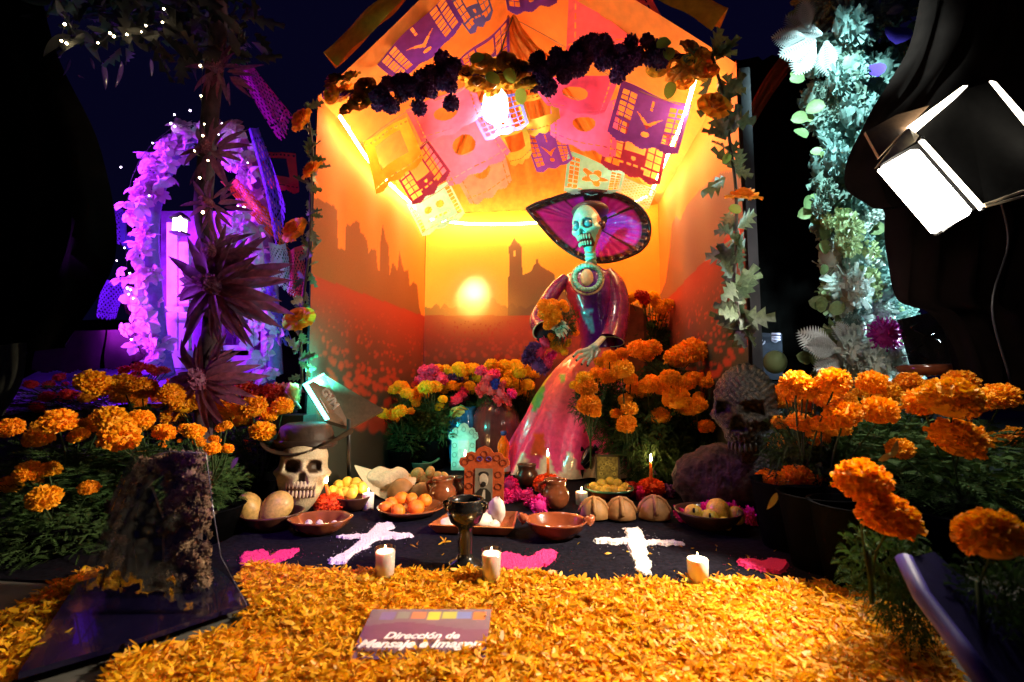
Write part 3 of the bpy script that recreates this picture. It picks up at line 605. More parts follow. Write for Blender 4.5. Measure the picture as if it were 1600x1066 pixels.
# ---------------------------------------------------------------- carpet of loose petals
def petal_cloud(name, polys, n, seed, zf, m, avoid=None, z0=.004, size=(.009, .0195)):
    r = np.random.default_rng(seed); pts = []
    for poly in polys:
        P = np.array([PZ(x, y)[:2] for x, y in poly]); lo = P.min(0); hi = P.max(0)
        while True:
            q = r.uniform(lo, hi, (n*3, 2)); q = q[inpoly(q[:, 0], q[:, 1], P)]
            if avoid is not None: q = q[~inpoly(q[:, 0]+.008*np.sin(q[:, 1]*60)*np.sin(q[:, 0]*43), q[:, 1]+.010*np.sin(q[:, 0]*55+1), avoid)]
            pts.append(q[:n]); break
    q = np.concatenate(pts); k = len(q)
    h = zf(q[:, 0], q[:, 1])
    c = np.c_[q, z0+h*r.random(k)**.35]
    L = r.uniform(*size, k)*np.where(r.random(k) < .12, 1.35, 1.); Wd = L*r.uniform(.15, .36, k); az = r.uniform(0, 6.28, k); el = r.normal(0, .55, k); tf = int(k*.45)//9*9; c[:tf] = np.repeat(c[:tf:9], 9, 0); el[:tf] = r.uniform(-.2, .95, tf); rl = r.normal(0, .8, k)
    d = np.c_[np.cos(az)*np.cos(el), np.sin(az)*np.cos(el), np.sin(el)]; s = np.c_[-np.sin(az)*np.cos(rl), np.cos(az)*np.cos(rl), np.sin(rl)]; up = np.cross(d, s)
    cu = r.uniform(.2, 1.1, k)[:, None]*L[:, None]
    c[:tf] += d[:tf]*L[:tf, None]*.95
    a = c-d*L[:, None]; e = c+d*L[:, None]; m1 = c-d*L[:, None]*.1+s*Wd[:, None]+up*cu*.3; m2 = c-d*L[:, None]*.1-s*Wd[:, None]+up*cu*.3; t1 = c+d*L[:, None]*.75+s*Wd[:, None]*.7-up*cu*.5; t2 = c+d*L[:, None]*.75-s*Wd[:, None]*.7-up*cu*.5
    V = np.stack([a, m1, t1, e-up*cu*.8, t2, m2], 1).reshape(-1, 3); V[:, 2] = np.maximum(V[:, 2], .003)
    base = np.arange(k)[:, None]*6; Fc = np.concatenate([base+np.array([0, 1, 5]), ]).tolist()
    Fc = [tuple(x) for x in (base+np.array([0, 1, 5])).tolist()]+[tuple(x) for x in (base+np.array([1, 2, 4, 5])).tolist()]+[tuple(x) for x in (base+np.array([2, 3, 4])).tolist()]
    v = r.random(k)**.8; g = np.where(r.random(k) < .12, .6, 1.)*(.86+.14*np.sin(q[:, 0]*11+2*np.sin(q[:, 1]*13))*np.sin(q[:, 1]*17))
    C = np.c_[.97*(.88+.12*v), (.29+.30*v), .004+.010*v]*g[:, None]; C = np.repeat(C, 6, 0)
    b = MB(); b.v = [V]; b.f = Fc; b.n = len(V); b.c = [C]; o = b.build(name, m, smooth=False); o['kind'] = 'stuff'; return o
m_pet = mat('loose_petals', (1, 1, 1), .5, attr=True, bump=0, vary=.12, transl=.4, scale=40)
SIGN = np.array([PZ(x, y, .03)[:2] for x, y in [(556, 1022), (558, 1006), (572, 992), (580, 974), (600, 962), (612, 956), (750, 956), (760, 968), (750, 996), (738, 1014), (690, 1025), (640, 1016)]])
EDGE = [(372, 905), (390, 889), (440, 893), (500, 900), (560, 904), (610, 898), (680, 902), (760, 903), (830, 900), (880, 912), (920, 922), (970, 915), (1040, 918), (1100, 924), (1150, 914), (1210, 918), (1260, 925), (1310, 908), (1345, 912), (1372, 940), (1420, 968), (1452, 985), (1480, 1040), (1520, 1100), (1560, 1200), (100, 1200), (170, 1050), (300, 1010), (380, 985), (395, 950)]
hf = lambda x, y: .016+.012*np.sin(x*7+1)*np.sin(y*9)+.008*np.sin(x*23)*np.cos(y*19)
b = MB(); P = [PZ(x, y, .0) for x, y in EDGE]; b.add([p+np.array((0, 0, .012)) for p in P], [tuple(range(len(P)))])
bed = b.build('petal_bed', mat('petal_bed', (.70, .24, .005), .9, scale=90, vary=.7, bump=1.), smooth=False)
bed['kind'] = 'stuff'; tag(bed, 'packed lower layer of the orange petal carpet', 'petals')
o = petal_cloud('petal_carpet', [EDGE], 90000, 5, hf, m_pet, SIGN); tag(o, 'thick carpet of loose orange marigold petals in the foreground', 'petals')
o = petal_cloud('petal_carpet', [[(-60, 985), (60, 940), (130, 905), (200, 890), (215, 925), (150, 960), (110, 1000), (60, 1060), (-60, 1100)]], 5000, 6, hf, m_pet); tag(o, 'dim patch of orange petals at the left behind the plastic wrapped arch', 'petals')
o = petal_cloud('scattered_petals', [[(380, 870), (700, 840), (1300, 860), (1340, 930), (1000, 940), (400, 905)]], 110, 8, lambda x, y: .004+x*0, m_pet); tag(o, 'few stray petals lying on the dark cloth beyond the carpet', 'petals')
# ================================================================ skeleton lady figure
def lofted(rings, n=40, rip=None):
    """rings: centre, half width (x), half depth (y), [ripple]"""
    v = []
    for k, (c, a, d_, *w) in enumerate(rings):
        w = w[0] if w else 0
        for i in range(n):
            t = 2*math.pi*i/n; q = 1+w*(math.sin(t*9+k*.1)+.5*math.sin(t*16+1.5))
            v.append(np.array(c)+np.array((a*math.cos(t)*q, d_*math.sin(t)*q, 0)))
    m = len(rings); f = [(i*n+k, i*n+(k+1) % n, (i+1)*n+(k+1) % n, (i+1)*n+k) for i in range(m-1) for k in range(n)]
    return np.array(v), f
def skull(name, parent, loc, s, rot, m, seed=0, paint=None, detail=0, jaw=1., eye=.30, nar=.34):
    """star-shaped skull: cranium, brow, sockets, nose hole, cheek bones, jaw; faces -Y"""
    r = np.random.default_rng(seed); nu, nv = 132, 100; A, B = np.meshgrid(np.linspace(0, 2*math.pi, nu, endpoint=False), np.linspace(.0, math.pi, nv), indexing='ij')
    x = .74*np.sin(B)*np.cos(A); y = .92*np.sin(B)*np.sin(A); z = 1.18*np.cos(B)
    lowr = sm(.05, 1., -z); back = sm(-.1, .7, y)
    x = x*(1-nar*lowr*(1-.2*back)); y = np.where(y > 0, y*(1-.55*lowr), y*(1-.10*lowr)); z = np.where(z < 0, z*jaw*(1-.38*back), z*.86)
    y = y-.0
    front = (y < 0)
    def dent(cx, cz, rx, rz, d, p=2):
        k = np.exp(-((np.abs(x-cx)/rx)**p+(np.abs(z-cz)/rz)**p)); return np.where(front, d*k, 0)
    ax = np.abs(x); dy = 0
    dy = dy+dent(-eye, .05, .175, .165, .34, 4)+dent(eye, .05, .175, .165, .34, 4)
    nose = np.where(front & (z < -.10) & (z > -.42), np.clip(1-ax/(.05+.16*np.clip((-.08-z)/.3, 0, 1)), 0, 1), 0); dy = dy+.20*sm(0, .5, nose)
    dy = dy-dent(-eye, .27, .22, .06, .06)-dent(eye, .27, .22, .06, .06)-dent(0, -.02, .07, .14, .05)
    dy = dy-dent(0, -.60, .33, .17, .06)                                   # muzzle
    dy = dy+np.where(front, .10*np.exp(-((z+.66)/.035)**2)*(ax < .34), 0)   # bite line
    dy = dy+dent(-.50, -.52, .13, .17, .16)+dent(.50, -.52, .13, .17, .16)  # hollow cheeks
    x = x*(1+.13*np.exp(-((z+.16)/.10)**2)*front)-np.sign(x)*.07*np.exp(-((z-.12)/.18)**2)*np.exp(-((y+.1)/.3)**2)
    y = y+dy
    if detail:
        q = detail*(np.abs(np.sin(x*23+np.sin(z*19)*1.5))*np.abs(np.cos(z*21+np.sin(x*17)*1.5))); rr = 1+q*.06+r.normal(size=x.shape)*.004; x, y, z = x*rr, y*rr, z*rr
    V = np.stack([x, y, z], -1).reshape(-1, 3)
    C = paint(x, y, z, front).reshape(-1, 3) if paint else None
    b = MB(); b.add(V, gridf(nu, nv, True), C); return ob(name, b.mesh(name, m), parent, tuple(loc), rot, s)
def teeth(parent, loc, s, rot, m, nx=8, zs=((-.555, .15), (-.735, .13)), w=.66, out=.03):
    me = MB().add(*ball((0, 0, 0), (.5, .5, .5), 8, 6)).mesh('tooth', m); R = Euler(rot).to_matrix()
    for z, h in zs:
        for i in range(nx):
            t = (i+.5)/nx*2-1; x = t*w/2; y = -.83+.30*t*t+(.05 if z < -.7 else 0)
            p = Vector(loc)+R@Vector((x, y-out, z))*s; o = ob('tooth', me, parent, tuple(p), tuple((R@Euler((0, 0, t*.6)).to_matrix()).to_euler()), (w/nx*.86*s, .12*s, h*1.05*s))
CY = 3.9
def K(px, py, dy=0): return PY(px, py, CY+dy)
U_ = CY/F   # metres per image px here
st = thing('skeleton_lady', 'skeleton lady figure in a purple dress and pink skirt under a huge magenta hat', 'statue', tuple(K(890, 735)))
def S_(mb, name, m, smooth=True):
    o = mb.build(name, m, None, smooth); o.parent = st; o.location = -Vector(st.location); return o
def px_of(V): return proj(V)
# skirt
rows = [(545, 905, 968), (558, 886, 975), (575, 868, 982), (595, 852, 988), (620, 836, 990), (645, 824, 990), (670, 812, 992), (695, 800, 1000), (715, 792, 1008), (733, 785, 1014)]
rings = []
for i, (y, l, r_) in enumerate(rows):
    t = i/9; c = K((l+r_)/2, y, .02+.05*t); a = (r_-l)/2*U_; rings.append(((c[0], c[1], c[2]), a, .16+.24*t, .02+.06*t))
# densify
def dens(rings, k=5):
    R_ = [np.array([*r[0], r[1], r[2], r[3] if len(r) > 3 else 0]) for r in rings]; o = []
    for i in range(len(R_)-1):
        for t in np.linspace(0, 1, k, endpoint=False): o.append(R_[i]*(1-t)+R_[i+1]*t)
    o.append(R_[-1]); return [(tuple(r[:3]), r[3], r[4], r[5]) for r in o]
v, f = lofted(dens(rings), 150); px, py = px_of(v)
c = np.tile((.90, .05, .18), (len(v), 1)); k = sm(0, 1, (py-560)/150)[:, None]
c = np.array((.94, .16, .12))*(1-k)+np.array((.98, .07, .32))*k
c = np.where((py > 724-18*np.sin(px*.17+1))[:, None], np.array((.82, .70, .60)), c)                 # light reflections on the hem, painted in as pale petals
c = np.where(((py > 675) & (np.abs((px-842)/14) < 1-np.clip((712-py)/50, 0, 1)*.7) & (py < 712))[:, None], np.array((.85, .10, .03)), c)
c = np.where((inpoly(px, py, [(848, 588), (852, 610), (846, 632), (833, 648), (830, 628), (836, 605)]))[:, None], np.array((.12, .38, .05)), c)
c = np.where((inpoly(px, py, [(874, 583), (884, 583), (883, 594), (878, 600), (874, 592)]))[:, None], np.array((.12, .38, .05)), c)
c = np.where((inpoly(px, py, [(866, 560), (862, 586), (848, 603), (838, 600), (846, 582)]))[:, None], np.array((.9, .62, .03)), c)
S_(MB().add(v, f, c), 'skirt', mat('painted_pink_gloss', (1, 1, 1), .28, attr=True, scale=26, vary=.16, bump=.8, coat=.6))
# ruffle of magenta feathers at the lower right hem
mb = MB()
for k in range(520):
    t = random.random(); x = 930+65*t+random.gauss(0, 4); y = 650+50*t+random.gauss(0, 9); p = K(x, y, -.33+.05*t+random.gauss(0, .015)); d = rng.normal(size=3); d /= np.linalg.norm(d); d *= .055
    s_ = np.cross(d, rng.normal(size=3)); s_ = s_/np.linalg.norm(s_)*.007; mb.add([p-s_, p+s_, p+d+s_*.3+np.array((0, 0, -.01)), p+d-s_*.3], [(0, 1, 2, 3)])
S_(mb, 'feather_ruffle', m_mag, False)['kind'] = 'stuff'
# bodice
rings = [(K(936, 550, 0), 31*U_, .14), (K(934, 530, 0), 27*U_, .14), (K(930, 505, 0), 27*U_, .13), (K(926, 480, 0), 33*U_, .15), (K(922, 462, 0), 38*U_, .17), (K(921, 445, 0), 40*U_, .15), (K(921, 430, 0), 37*U_, .13), (K(921, 420, 0), 20*U_, .08), (K(921, 412, 0), 9*U_, .05)]
v, f = lofted(dens([(*r, .004) for r in rings], 5), 56); px, py = px_of(v)
k = sm(895, 925, px)[:, None]; c = np.array((.40, .015, .03))*(1-k)+np.array((.055, .005, .22))*k; k = sm(940, 965, px)[:, None]; c = c*(1-k)+np.array((.30, .01, .13))*k
c = np.where(inpoly(px, py, [(908, 483), (930, 482), (922, 492), (928, 505), (931, 520), (926, 524), (919, 510), (908, 492)])[:, None], np.array((.06, .35, .62)), c)
S_(MB().add(v, f, c), 'bodice', mat('painted_purple_gloss', (1, 1, 1), .26, attr=True, scale=26, vary=.25, bump=.9, coat=.8))
m_sl = mat('plum_sleeve', (.15, .008, .085), .26, scale=24, vary=.35, bump=.9, coat=.8); m_cuff = mat('cuff', (.55, .50, .34), .4)
sp = spline([K(884, 436, -.02), K(868, 452, -.06), K(852, 478, -.12), K(842, 500, -.18), K(850, 516, -.26)], 6)
S_(MB().add(*tube(sp, np.interp(np.linspace(0, 1, len(sp)), [0, .3, .7, 1], [.05, .062, .072, .085]), 20, False)), 'sleeve', m_sl)
S_(MB().add(*tube([sp[-1]+(sp[-1]-sp[-2])*t for t in (-.2, 0, .12)], [.09, .095, .085], 20, False)), 'cuff', m_cuff)
S_(MB().add(*ball(sp[-1]+np.array((.01, .05, .0)), (.10, .05, .10), 14, 10)), 'sleeve_lining', mat('dark_lining', (.03, .004, .02), .7))
sp = spline([K(945, 428, .0), K(960, 448, -.02), K(966, 480, -.06), K(962, 512, -.12), K(955, 534, -.18)], 6)
S_(MB().add(*tube(sp, np.interp(np.linspace(0, 1, len(sp)), [0, .25, .7, 1], [.07, .088, .09, .10]), 22, False)), 'sleeve', m_sl)
S_(MB().add(*tube([sp[-1]+(sp[-1]-sp[-2])*t for t in (-.15, 0, .1)], [.104, .11, .10], 22, False, .6)), 'cuff', m_cuff)
# cape falling behind the right arm
V = []
for i in range(14):
    for j in range(16):
        u = i/13; w = j/15; V.append(K(938+26*u+10*w*u+4*w, 420+14*u*u+130*w, .10+.10*math.sin(u*3)-.12*u))
S_(MB().add(V, gridf(14, 16)), 'cape', m_sl)
# neck bones, collar, head
m_bone = mat('painted_bone', (.18, .56, .46), .35, scale=14, vary=.15, bump=.2); m_bonel = mat('bone_line', (.03, .05, .05), .6)
for k in range(6):
    c_ = K(922+.5*k, 391+6.4*k, -.05+.01*k); S_(MB().add(*lathe([(0, -.017), (.040, -.017), (.047, 0), (.040, .014), (0, .014)], 16, c_)), 'neck_bone', m_bone)
for k in range(26):
    a = 2*math.pi*k/26; c_ = K(918+20*math.cos(a), 434+19*math.sin(a), -.18-.04*math.sin(a)+.05*abs(math.cos(a)))
    S_(MB().add(*ball(c_, (.019, .018, .019), 8, 6, .08)), 'collar_bead', m_bone)
S_(MB().add(*tube(spline([K(918+25*math.cos(a), 436+24*math.sin(a), -.17-.04*math.sin(a)+.05*abs(math.cos(a))) for a in np.linspace(0, 6.28, 14)], 3), .009, 6)), 'lace_collar', mat('pale_lace', (.35, .36, .22), .7, scale=60, vary=.5, bump=1))
S_(MB().add(*ball(K(917, 434, -.15), (.05, .03, .07), 12, 8)), 'chest_bones', mat('warm_bone', (.6, .45, .25), .5))
def paint_c(x, y, z, front):
    c = np.tile((.13, .56, .48), x.shape+(1,)); e = np.minimum(np.hypot(x-.3, z-.05), np.hypot(x+.3, z-.05))
    c = np.where(((e < .23) & front)[..., None], np.array((.03, .06, .11)), c)
    c = np.where(((np.abs(x) < .12*np.clip((-.1-z)/.2, 0, 1)+.02) & (z < -.12) & (z > -.40) & front)[..., None], np.array((.02, .03, .04)), c)
    c = np.where(((np.abs(z+.64) < .27) & (np.abs(x) < .37) & front)[..., None], np.array((.02, .01, .01)), c)
    c = np.where(((y > -.25))[..., None], np.array((.32, .17, .10)), c)
    return c
hp = K(918, 356, -.22); hr = (math.radians(8), math.radians(-5), math.radians(-24)); hs = .172
skull('head', st, hp, (hs*.86, hs*.9, hs), hr, mat('painted_skull', (1, 1, 1), .3, attr=True, scale=16, vary=.15, bump=.3, coat=.4), 1, paint_c)
teeth(st, hp, hs, hr, m_bone, 7, ((-.52, .22), (-.80, .19)), .62, .06)
R = Euler(hr).to_matrix()
for sx in (-.26, .26):
    S_(MB().add(*ball(Vector(hp)+R@Vector((sx, -.60, .05))*hs, .030, 14, 10)), 'eye', mat('blue_eye', (.03, .22, .30), .08, coat=1))
S_(MB().add(*ball(Vector(hp)+R@Vector((.66, .0, -.05))*hs, (.03, .03, .036), 10, 8)), 'earring', mat('dark_bead', (.03, .01, .02), .3))
# hat : wide brim seen from below, folded, with dark border and ribs
BR_ = [(822, 326), (838, 318), (860, 311), (882, 304), (905, 299), (930, 298), (955, 301), (978, 308), (998, 321), (1011, 338), (1016, 358), (1012, 378), (1000, 392), (980, 402), (955, 409), (930, 410), (908, 404), (886, 392), (864, 374), (842, 350)]
ring = np.array([(x, y, 0) for x, y in BR_]+[(BR_[0][0], BR_[0][1], 0)]); cs = spline(ring, 6); V = []; C = []; nr = 16; ctr = np.array((926, 352))
for i, q in enumerate(cs):
    for j in range(nr):
        t = j/(nr-1); x, y = ctr*(1-t)+q[:2]*t; ang = math.atan2(q[1]-352, q[0]-926)
        dep = .16-.12*t**1.4-(.10*t*max(0, -math.sin(ang)))+.006*math.sin(i*1.7)*t
        V.append(K(x, y, dep)); rib = min(abs((ang-a+math.pi) % (2*math.pi)-math.pi) for a in (.52, -.42, 2.2, -2.4, 1.7)) < .035
        edge = t > .84 or rib or (t > .5 and -1.9 < ang < -1.2 and t > .72); C.append((.018, .006, .012) if edge else (.42, .012, .34) if t > .2 else (.05, .01, .05))
mb = MB(); mb.add(V, gridf(len(cs), nr), C); V2 = np.array(V)+np.array((0, .018, 0)); mb.add(V2, gridf(len(cs), nr), np.array(C)*.4)
rim = [tuple((i*nr+nr-1, (i+1)*nr+nr-1, len(V)+(i+1)*nr+nr-1, len(V)+i*nr+nr-1)) for i in range(len(cs)-1)]; mb.f += rim
S_(mb, 'hat_brim', mat('crinkled_foil_hat', (1, 1, 1), .2, attr=True, scale=26, vary=.15, bump=.7, coat=1))
S_(MB().add(*tube(spline([K(x, y, .05-(.08 if y < 352 else 0)) for x, y in BR_+[BR_[0]]], 5), .012, 6)), 'hat_wire', mat('black_trim', (.012, .008, .01), .35))
S_(MB().add(*ball(K(930, 340, .24), (.17, .16, .15), 20, 12)), 'hat_crown', mat('black_trim', (.012, .008, .01), .35))
S_(MB().add(*ball(K(922, 330, -.02), (.15, .18, .055), 20, 12)), 'hat_band', mat('grey_band', (.05, .045, .05), .35, scale=14))
# hands : palm and five jointed fingers
m_hand = mat('painted_hand', (.55, .62, .50), .35, scale=30, vary=.15, bump=.2)
def hand(palm, tips, name='hand', pr=.035, wrist=None):
    mb = MB(); palm = np.array(palm)
    if wrist is not None: mb.add(*tube([wrist, wrist*.4+palm*.6, palm], [.030, .034, .05], 12, True, .6))
    kn = palm
    for base, tip in tips:
        b0 = np.array(base); t0 = np.array(tip); mid = (b0+t0)/2+np.array((0, -.015, .012)); mb.add(*tube(spline([palm, b0, mid, t0], 4), np.interp(np.linspace(0, 1, 13), [0, .33, .6, 1], [.022, .015, .013, .008]), 8))
    o = S_(mb, name, m_hand)
    nl = MB()
    for base, tip in tips: nl.add(*ball(np.array(tip)+np.array((0, -.008, .004)), (.009, .006, .011), 6, 5))
    S_(nl, 'fingernails', m_bonel); return o
def kk(x, y, d=-.34): return K(x, y, d)
hand(kk(926, 545), [(kk(908, 549), kk(896, 558)), (kk(912, 556), kk(901, 564)), (kk(918, 560), kk(909, 570)), (kk(924, 561), kk(918, 572)), (kk(936, 548), kk(930, 562))], wrist=kk(942, 528, -.26))
hand(kk(870, 512, -.36), [(kk(878, 515, -.40), kk(887, 524, -.42)), (kk(876, 520, -.40), kk(882, 529, -.42)), (kk(872, 522, -.40), kk(876, 530, -.42)), (kk(880, 510, -.40), kk(890, 517, -.42)), (kk(874, 505, -.38), kk(886, 508, -.42))], wrist=kk(856, 510, -.28))
# bouquet in the hand
bq = thing('marigold_bouquet', 'bouquet of orange marigolds and pink and purple pompoms held by the skeleton hand', 'bouquet', tuple(K(865, 510, -.4)))
for x, y, r, k in [(862, 480, .065, 'o'), (852, 488, .06, 'o'), (866, 494, .065, 'o'), (858, 502, .05, 'o'), (848, 476, .045, 'o'), (880, 475, .035, 'o'), (884, 482, .03, 'o'), (856, 508, .04, 'o'), (895, 512, .035, 'o'), (899, 520, .03, 'o'),
                    (851, 536, .045, 'p'), (844, 552, .05, 'p'), (862, 556, .04, 'g'), (855, 566, .05, 'p'), (868, 540, .045, 'o'), (862, 528, .04, 'o'), (875, 542, .04, 'o'), (875, 530, .035, 'r'), (888, 536, .035, 'y'), (882, 550, .03, 'y'),
                    (832, 548, .055, 'u'), (828, 560, .06, 'u'), (838, 570, .06, 'u'), (836, 544, .05, 'u'), (848, 574, .05, 'u'), (825, 553, .045, 'u')]:
    into(bq, 'bloom', random.choice(KIND[k]), K(x, y, -.42 if y < 512 else -.30), (1.1+random.uniform(-.4, .4), 0, random.uniform(0, 6)), r*.95)
o = ob('foliage', FM[0], bq, tuple(K(884, 510, -.36)), (0, .3, 0), (.09, .08, .17), kind='stuff')
# chair behind the figure
ch = thing('wooden_chair', 'brown high backed chair behind the seated skeleton lady', 'chair', tuple(K(985, 700, .35)))
def Cc(mb, nm, m): o = mb.build(nm, m, None, False); o.parent = ch; o.location = -Vector(ch.location)
m_wood = mat('red_wood', (.16, .05, .025), .5, scale=18, vary=.35); m_wd = mat('dark_wood', (.05, .018, .012), .5, scale=18)
Cc(MB().add(*slab([(-.16, -.12), (.15, -.12), (.15, .42), (.05, .46), (-.16, .44)], .03, K(978, 560, .32), (1, 0, 0), (0, 0, 1))), 'backrest', m_wood)
for x in (940, 1007): Cc(MB().add(*box(K(x, 610, .34)+np.array((0, 0, -.02)), (.05, .06, 1.35))), 'leg', m_wd)
Cc(MB().add(*box(K(975, 610, .15), (.42, .42, .05))), 'seat', m_wood)
for x in (940, 1007): Cc(MB().add(*box(K(x, 660, -.02), (.05, .05, .60))), 'leg', m_wd)
# ================================================================ offerings on the cloth
Z0 = .010
def FL(px, py, z=Z0): p = PZ(px, py, z); return p, float((p-CAM)@FW)/F      # floor point, metres per image px there
def part(t, mb, nm, m, smooth=True): o = mb.build(nm, m, None, smooth); o.parent = t; o.location = -Vector(t.location); return o
m_clay = mat('glazed_clay', (.24, .065, .022), .18, scale=14, vary=.3, bump=.12, coat=.7); m_clayd = mat('dark_clay', (.06, .02, .012), .35, scale=14, vary=.3, coat=.3)
m_blackc = mat('black_glazed_clay', (.008, .007, .007), .22, coat=.3); m_greenc = mat('green_glaze', (.05, .16, .09), .2, coat=.6)
def bowl(label, px, py, w, hgt=.30, m=None, rimw=None, sy=1., rim=0, cat='bowl', inner=None, group=None, ears=False):
    """bowl whose foot stands at px,py and whose mouth is w image px wide"""
    c, u = FL(px, py); R_ = w*u/2; c = c+np.array((0, R_*.55*sy, 0)); h = hgt*R_*2; t = thing('bowl', label, cat, tuple(c), group)
    pr = [(0, 0), (.5, 0), (.62, .12), (.85, .5), (.97, .88), (1.02, 1.), (.96, 1.02), (.90, .9), (.78, .5), (.55, .2), (0, .14)]
    wob = (lambda a: rim*abs(math.sin(a*4))) if rim else None
    part(t, MB().add(*lathe([(x*R_, z*h) for x, z in pr], 44, c, 1, sy, wob)), 'bowl_body', m or m_clay)
    if rimw: part(t, MB().add(*tube([c+np.array((R_*1.0*math.cos(a), R_*sy*1.0*math.sin(a), h)) for a in np.linspace(0, 6.2832, 40)], .008, 6, False)), 'rim', rimw)
    if ears:
        for s in (-1, 1): part(t, MB().add(*tube(spline([c+np.array((s*R_*.98, 0, h*.85)), c+np.array((s*R_*1.13, 0, h*1.15)), c+np.array((s*R_*1.12, 0, h*1.32))], 4), [.028, .024, .024, .022, .02, .016, .014, .01, .005], 8)), 'handle', m or m_clay)
    return t, c, R_, h
FRU = {}
def fruit_mesh(kind, m):
    if kind in FRU: return FRU[kind]
    b = MB(); v, f = ball((0, 0, 0), 1, 22, 16)
    if kind == 'mango': v[:, 0] *= 1+.12*v[:, 2]; v[:, 2] *= 1.25; v[:, 1] *= .85
    if kind == 'mandarin': v[:, 2] *= .84; v *= (1+.025*np.cos(10*np.arctan2(v[:, 1], v[:, 0])))[:, None]; v[:, 2] -= .14*np.exp(-((v[:, 0]**2+v[:, 1]**2)/.05))*np.sign(v[:, 2])
    if kind == 'guava': v[:, 2] *= 1.08; v[:, 2] -= .1*np.exp(-((v[:, 0]**2+v[:, 1]**2)/.03))*np.sign(v[:, 2])
    if kind == 'sweet': v *= 1+rng.normal(size=(len(v), 1))*.04
    b.add(v, f); FRU[kind] = b.mesh(kind, m); return FRU[kind]
def fruit(kind, m, label, p, r, sc=(1, 1, 1), group=None, stem=False, ry=None):
    me = fruit_mesh(kind, m); nm = kind
    if stem:
        t = thing(nm, label, nm.replace('_', ' '), tuple(p), group); ob('fruit_body', me, t, tuple(p), (random.uniform(-.4, .4), random.uniform(-.4, .4), random.uniform(0, 6)), tuple(r*s for s in sc))
        part(t, MB().add(*lathe([(0, .0), (r*.16, .0), (r*.10, .02), (0, .022)], 7, tuple(np.array(p)+np.array((-.1*r, -.80*r, .42*r))))), 'calyx', mat('dry_calyx', (.03, .015, .01), .9)); return t
    o = ob(nm, me, None, tuple(p), (random.uniform(-.5, .5), random.uniform(-.5, .5) if ry is None else ry, random.uniform(0, 6)), tuple(r*s for s in sc)); tag(o, label, nm.replace('_', ' '), group); return o
def frp(px, py, q): return PQ(px, py, q)
m_mango = mat('mango_skin', (.50, .30, .09), .4, scale=5, vary=.25, rnd=.12); m_mand = mat('mandarin_skin', (.85, .20, .012), .35, scale=70, vary=.08, bump=.25, rnd=.08)
m_guav = mat('guava_skin', (.72, .60, .22), .4, scale=8, vary=.15, rnd=.12); m_lime = mat('yellow_fruit_skin', (.70, .48, .06), .35, scale=8, vary=.2, rnd=.15)
m_ymang = mat('yellow_mango_skin', (.75, .45, .05), .38, scale=5, vary=.2, rnd=.1); m_guad = mat('pale_guava_skin', (.62, .56, .30), .45, scale=6, vary=.2, rnd=.12)
m_bread = mat('bread_crust', (.33, .15, .05), .6, scale=16, vary=.3, bump=.4, rnd=.1); m_breadp = mat('sugared_bread', (.50, .30, .22), .8, scale=60, vary=.2, bump=.6)
def q_of(px, py): c, u = FL(px, py); return u*F
# a. mangoes at the left
t, c, R_, h = bowl('shallow brown clay bowl holding two large mangoes before the hatted skull', 408, 832, 96, .26, m_clayd)
q = q_of(408, 832)+.12
fruit('mango', m_mango, 'large pale mango, the left one of the pair in the bowl', frp(391, 797, q), .072, ry=.15, group=None); fruit('mango', m_mango, 'large mango leaning right in the same bowl, beside the skull', frp(431, 794, q+.02), .070, ry=.7)
# b. fluted glazed dish
t, c, R_, h = bowl('glossy fluted clay dish with a scalloped rim, left of the white powder cross', 488, 838, 96, .24, m_clay, rim=.07, sy=.85)
for k in range(9):
    a = math.pi-k*.35; fruit('sweet', mat('sugar_sweet', (.6, .5, .45), .4), 'small pale sweet in the fluted dish, '+['nearest its left tip','second from its left','at its back left','at its back','in its middle','in front of the middle','at its back right','second from its right','nearest its right tip'][k], c+np.array((R_*(.62-k%3*.06)*math.cos(a*.99+.15), R_*(-.25+(k*2%3)*.25), h*.42)), .016, group='sweets in the fluted dish')
# c. small yellow fruit bowl
t, c, R_, h = bowl('brown clay bowl of small yellow fruits right of the skull teeth', 545, 800, 60, .36, m_clayd)
q = q_of(545, 800)+.12
for i, (x, y) in enumerate([(520, 768), (529, 759), (543, 754), (556, 755), (540, 770), (553, 765), (565, 762), (549, 772), (533, 772)]):
    fruit('guava', m_lime, ['small yellow fruit at the left end of the bowl by the skull', 'small yellow fruit, second from left in the bowl by the skull', 'top left small yellow fruit of the bowl by the skull', 'top right small yellow fruit of the bowl by the skull', 'small yellow fruit low in the middle of the bowl by the skull', 'greenish small yellow fruit in the centre of the bowl by the skull', 'small yellow fruit at the right end of the bowl by the skull', 'small yellow fruit lowest right in the bowl by the skull', 'small yellow fruit lowest left in the bowl by the skull'][i], frp(x, y, q-(y-758)*.004), .031)
# d. mandarins
t, c, R_, h = bowl('wide brown plate of mandarins', 633, 812, 108, .13, m_clay)
q = q_of(633, 812)+.16
for (x, y, r, l) in [(602, 793, .036, 'mandarin at the left rim of the plate, pinkish'), (612, 786, .034, 'mandarin half hidden at the back left of the plate'), (622, 798, .038, 'mandarin in front at the bottom of the plate'), (627, 779, .040, 'mandarin on top left of the pile'),
                     (650, 793, .044, 'largest mandarin in front on the right'), (643, 780, .036, 'mandarin behind the largest one'), (664, 782, .038, 'mandarin at the right end of the plate')]:
    fruit('mandarin', m_mand, l, frp(x, y, q-(y-780)*.006), r)
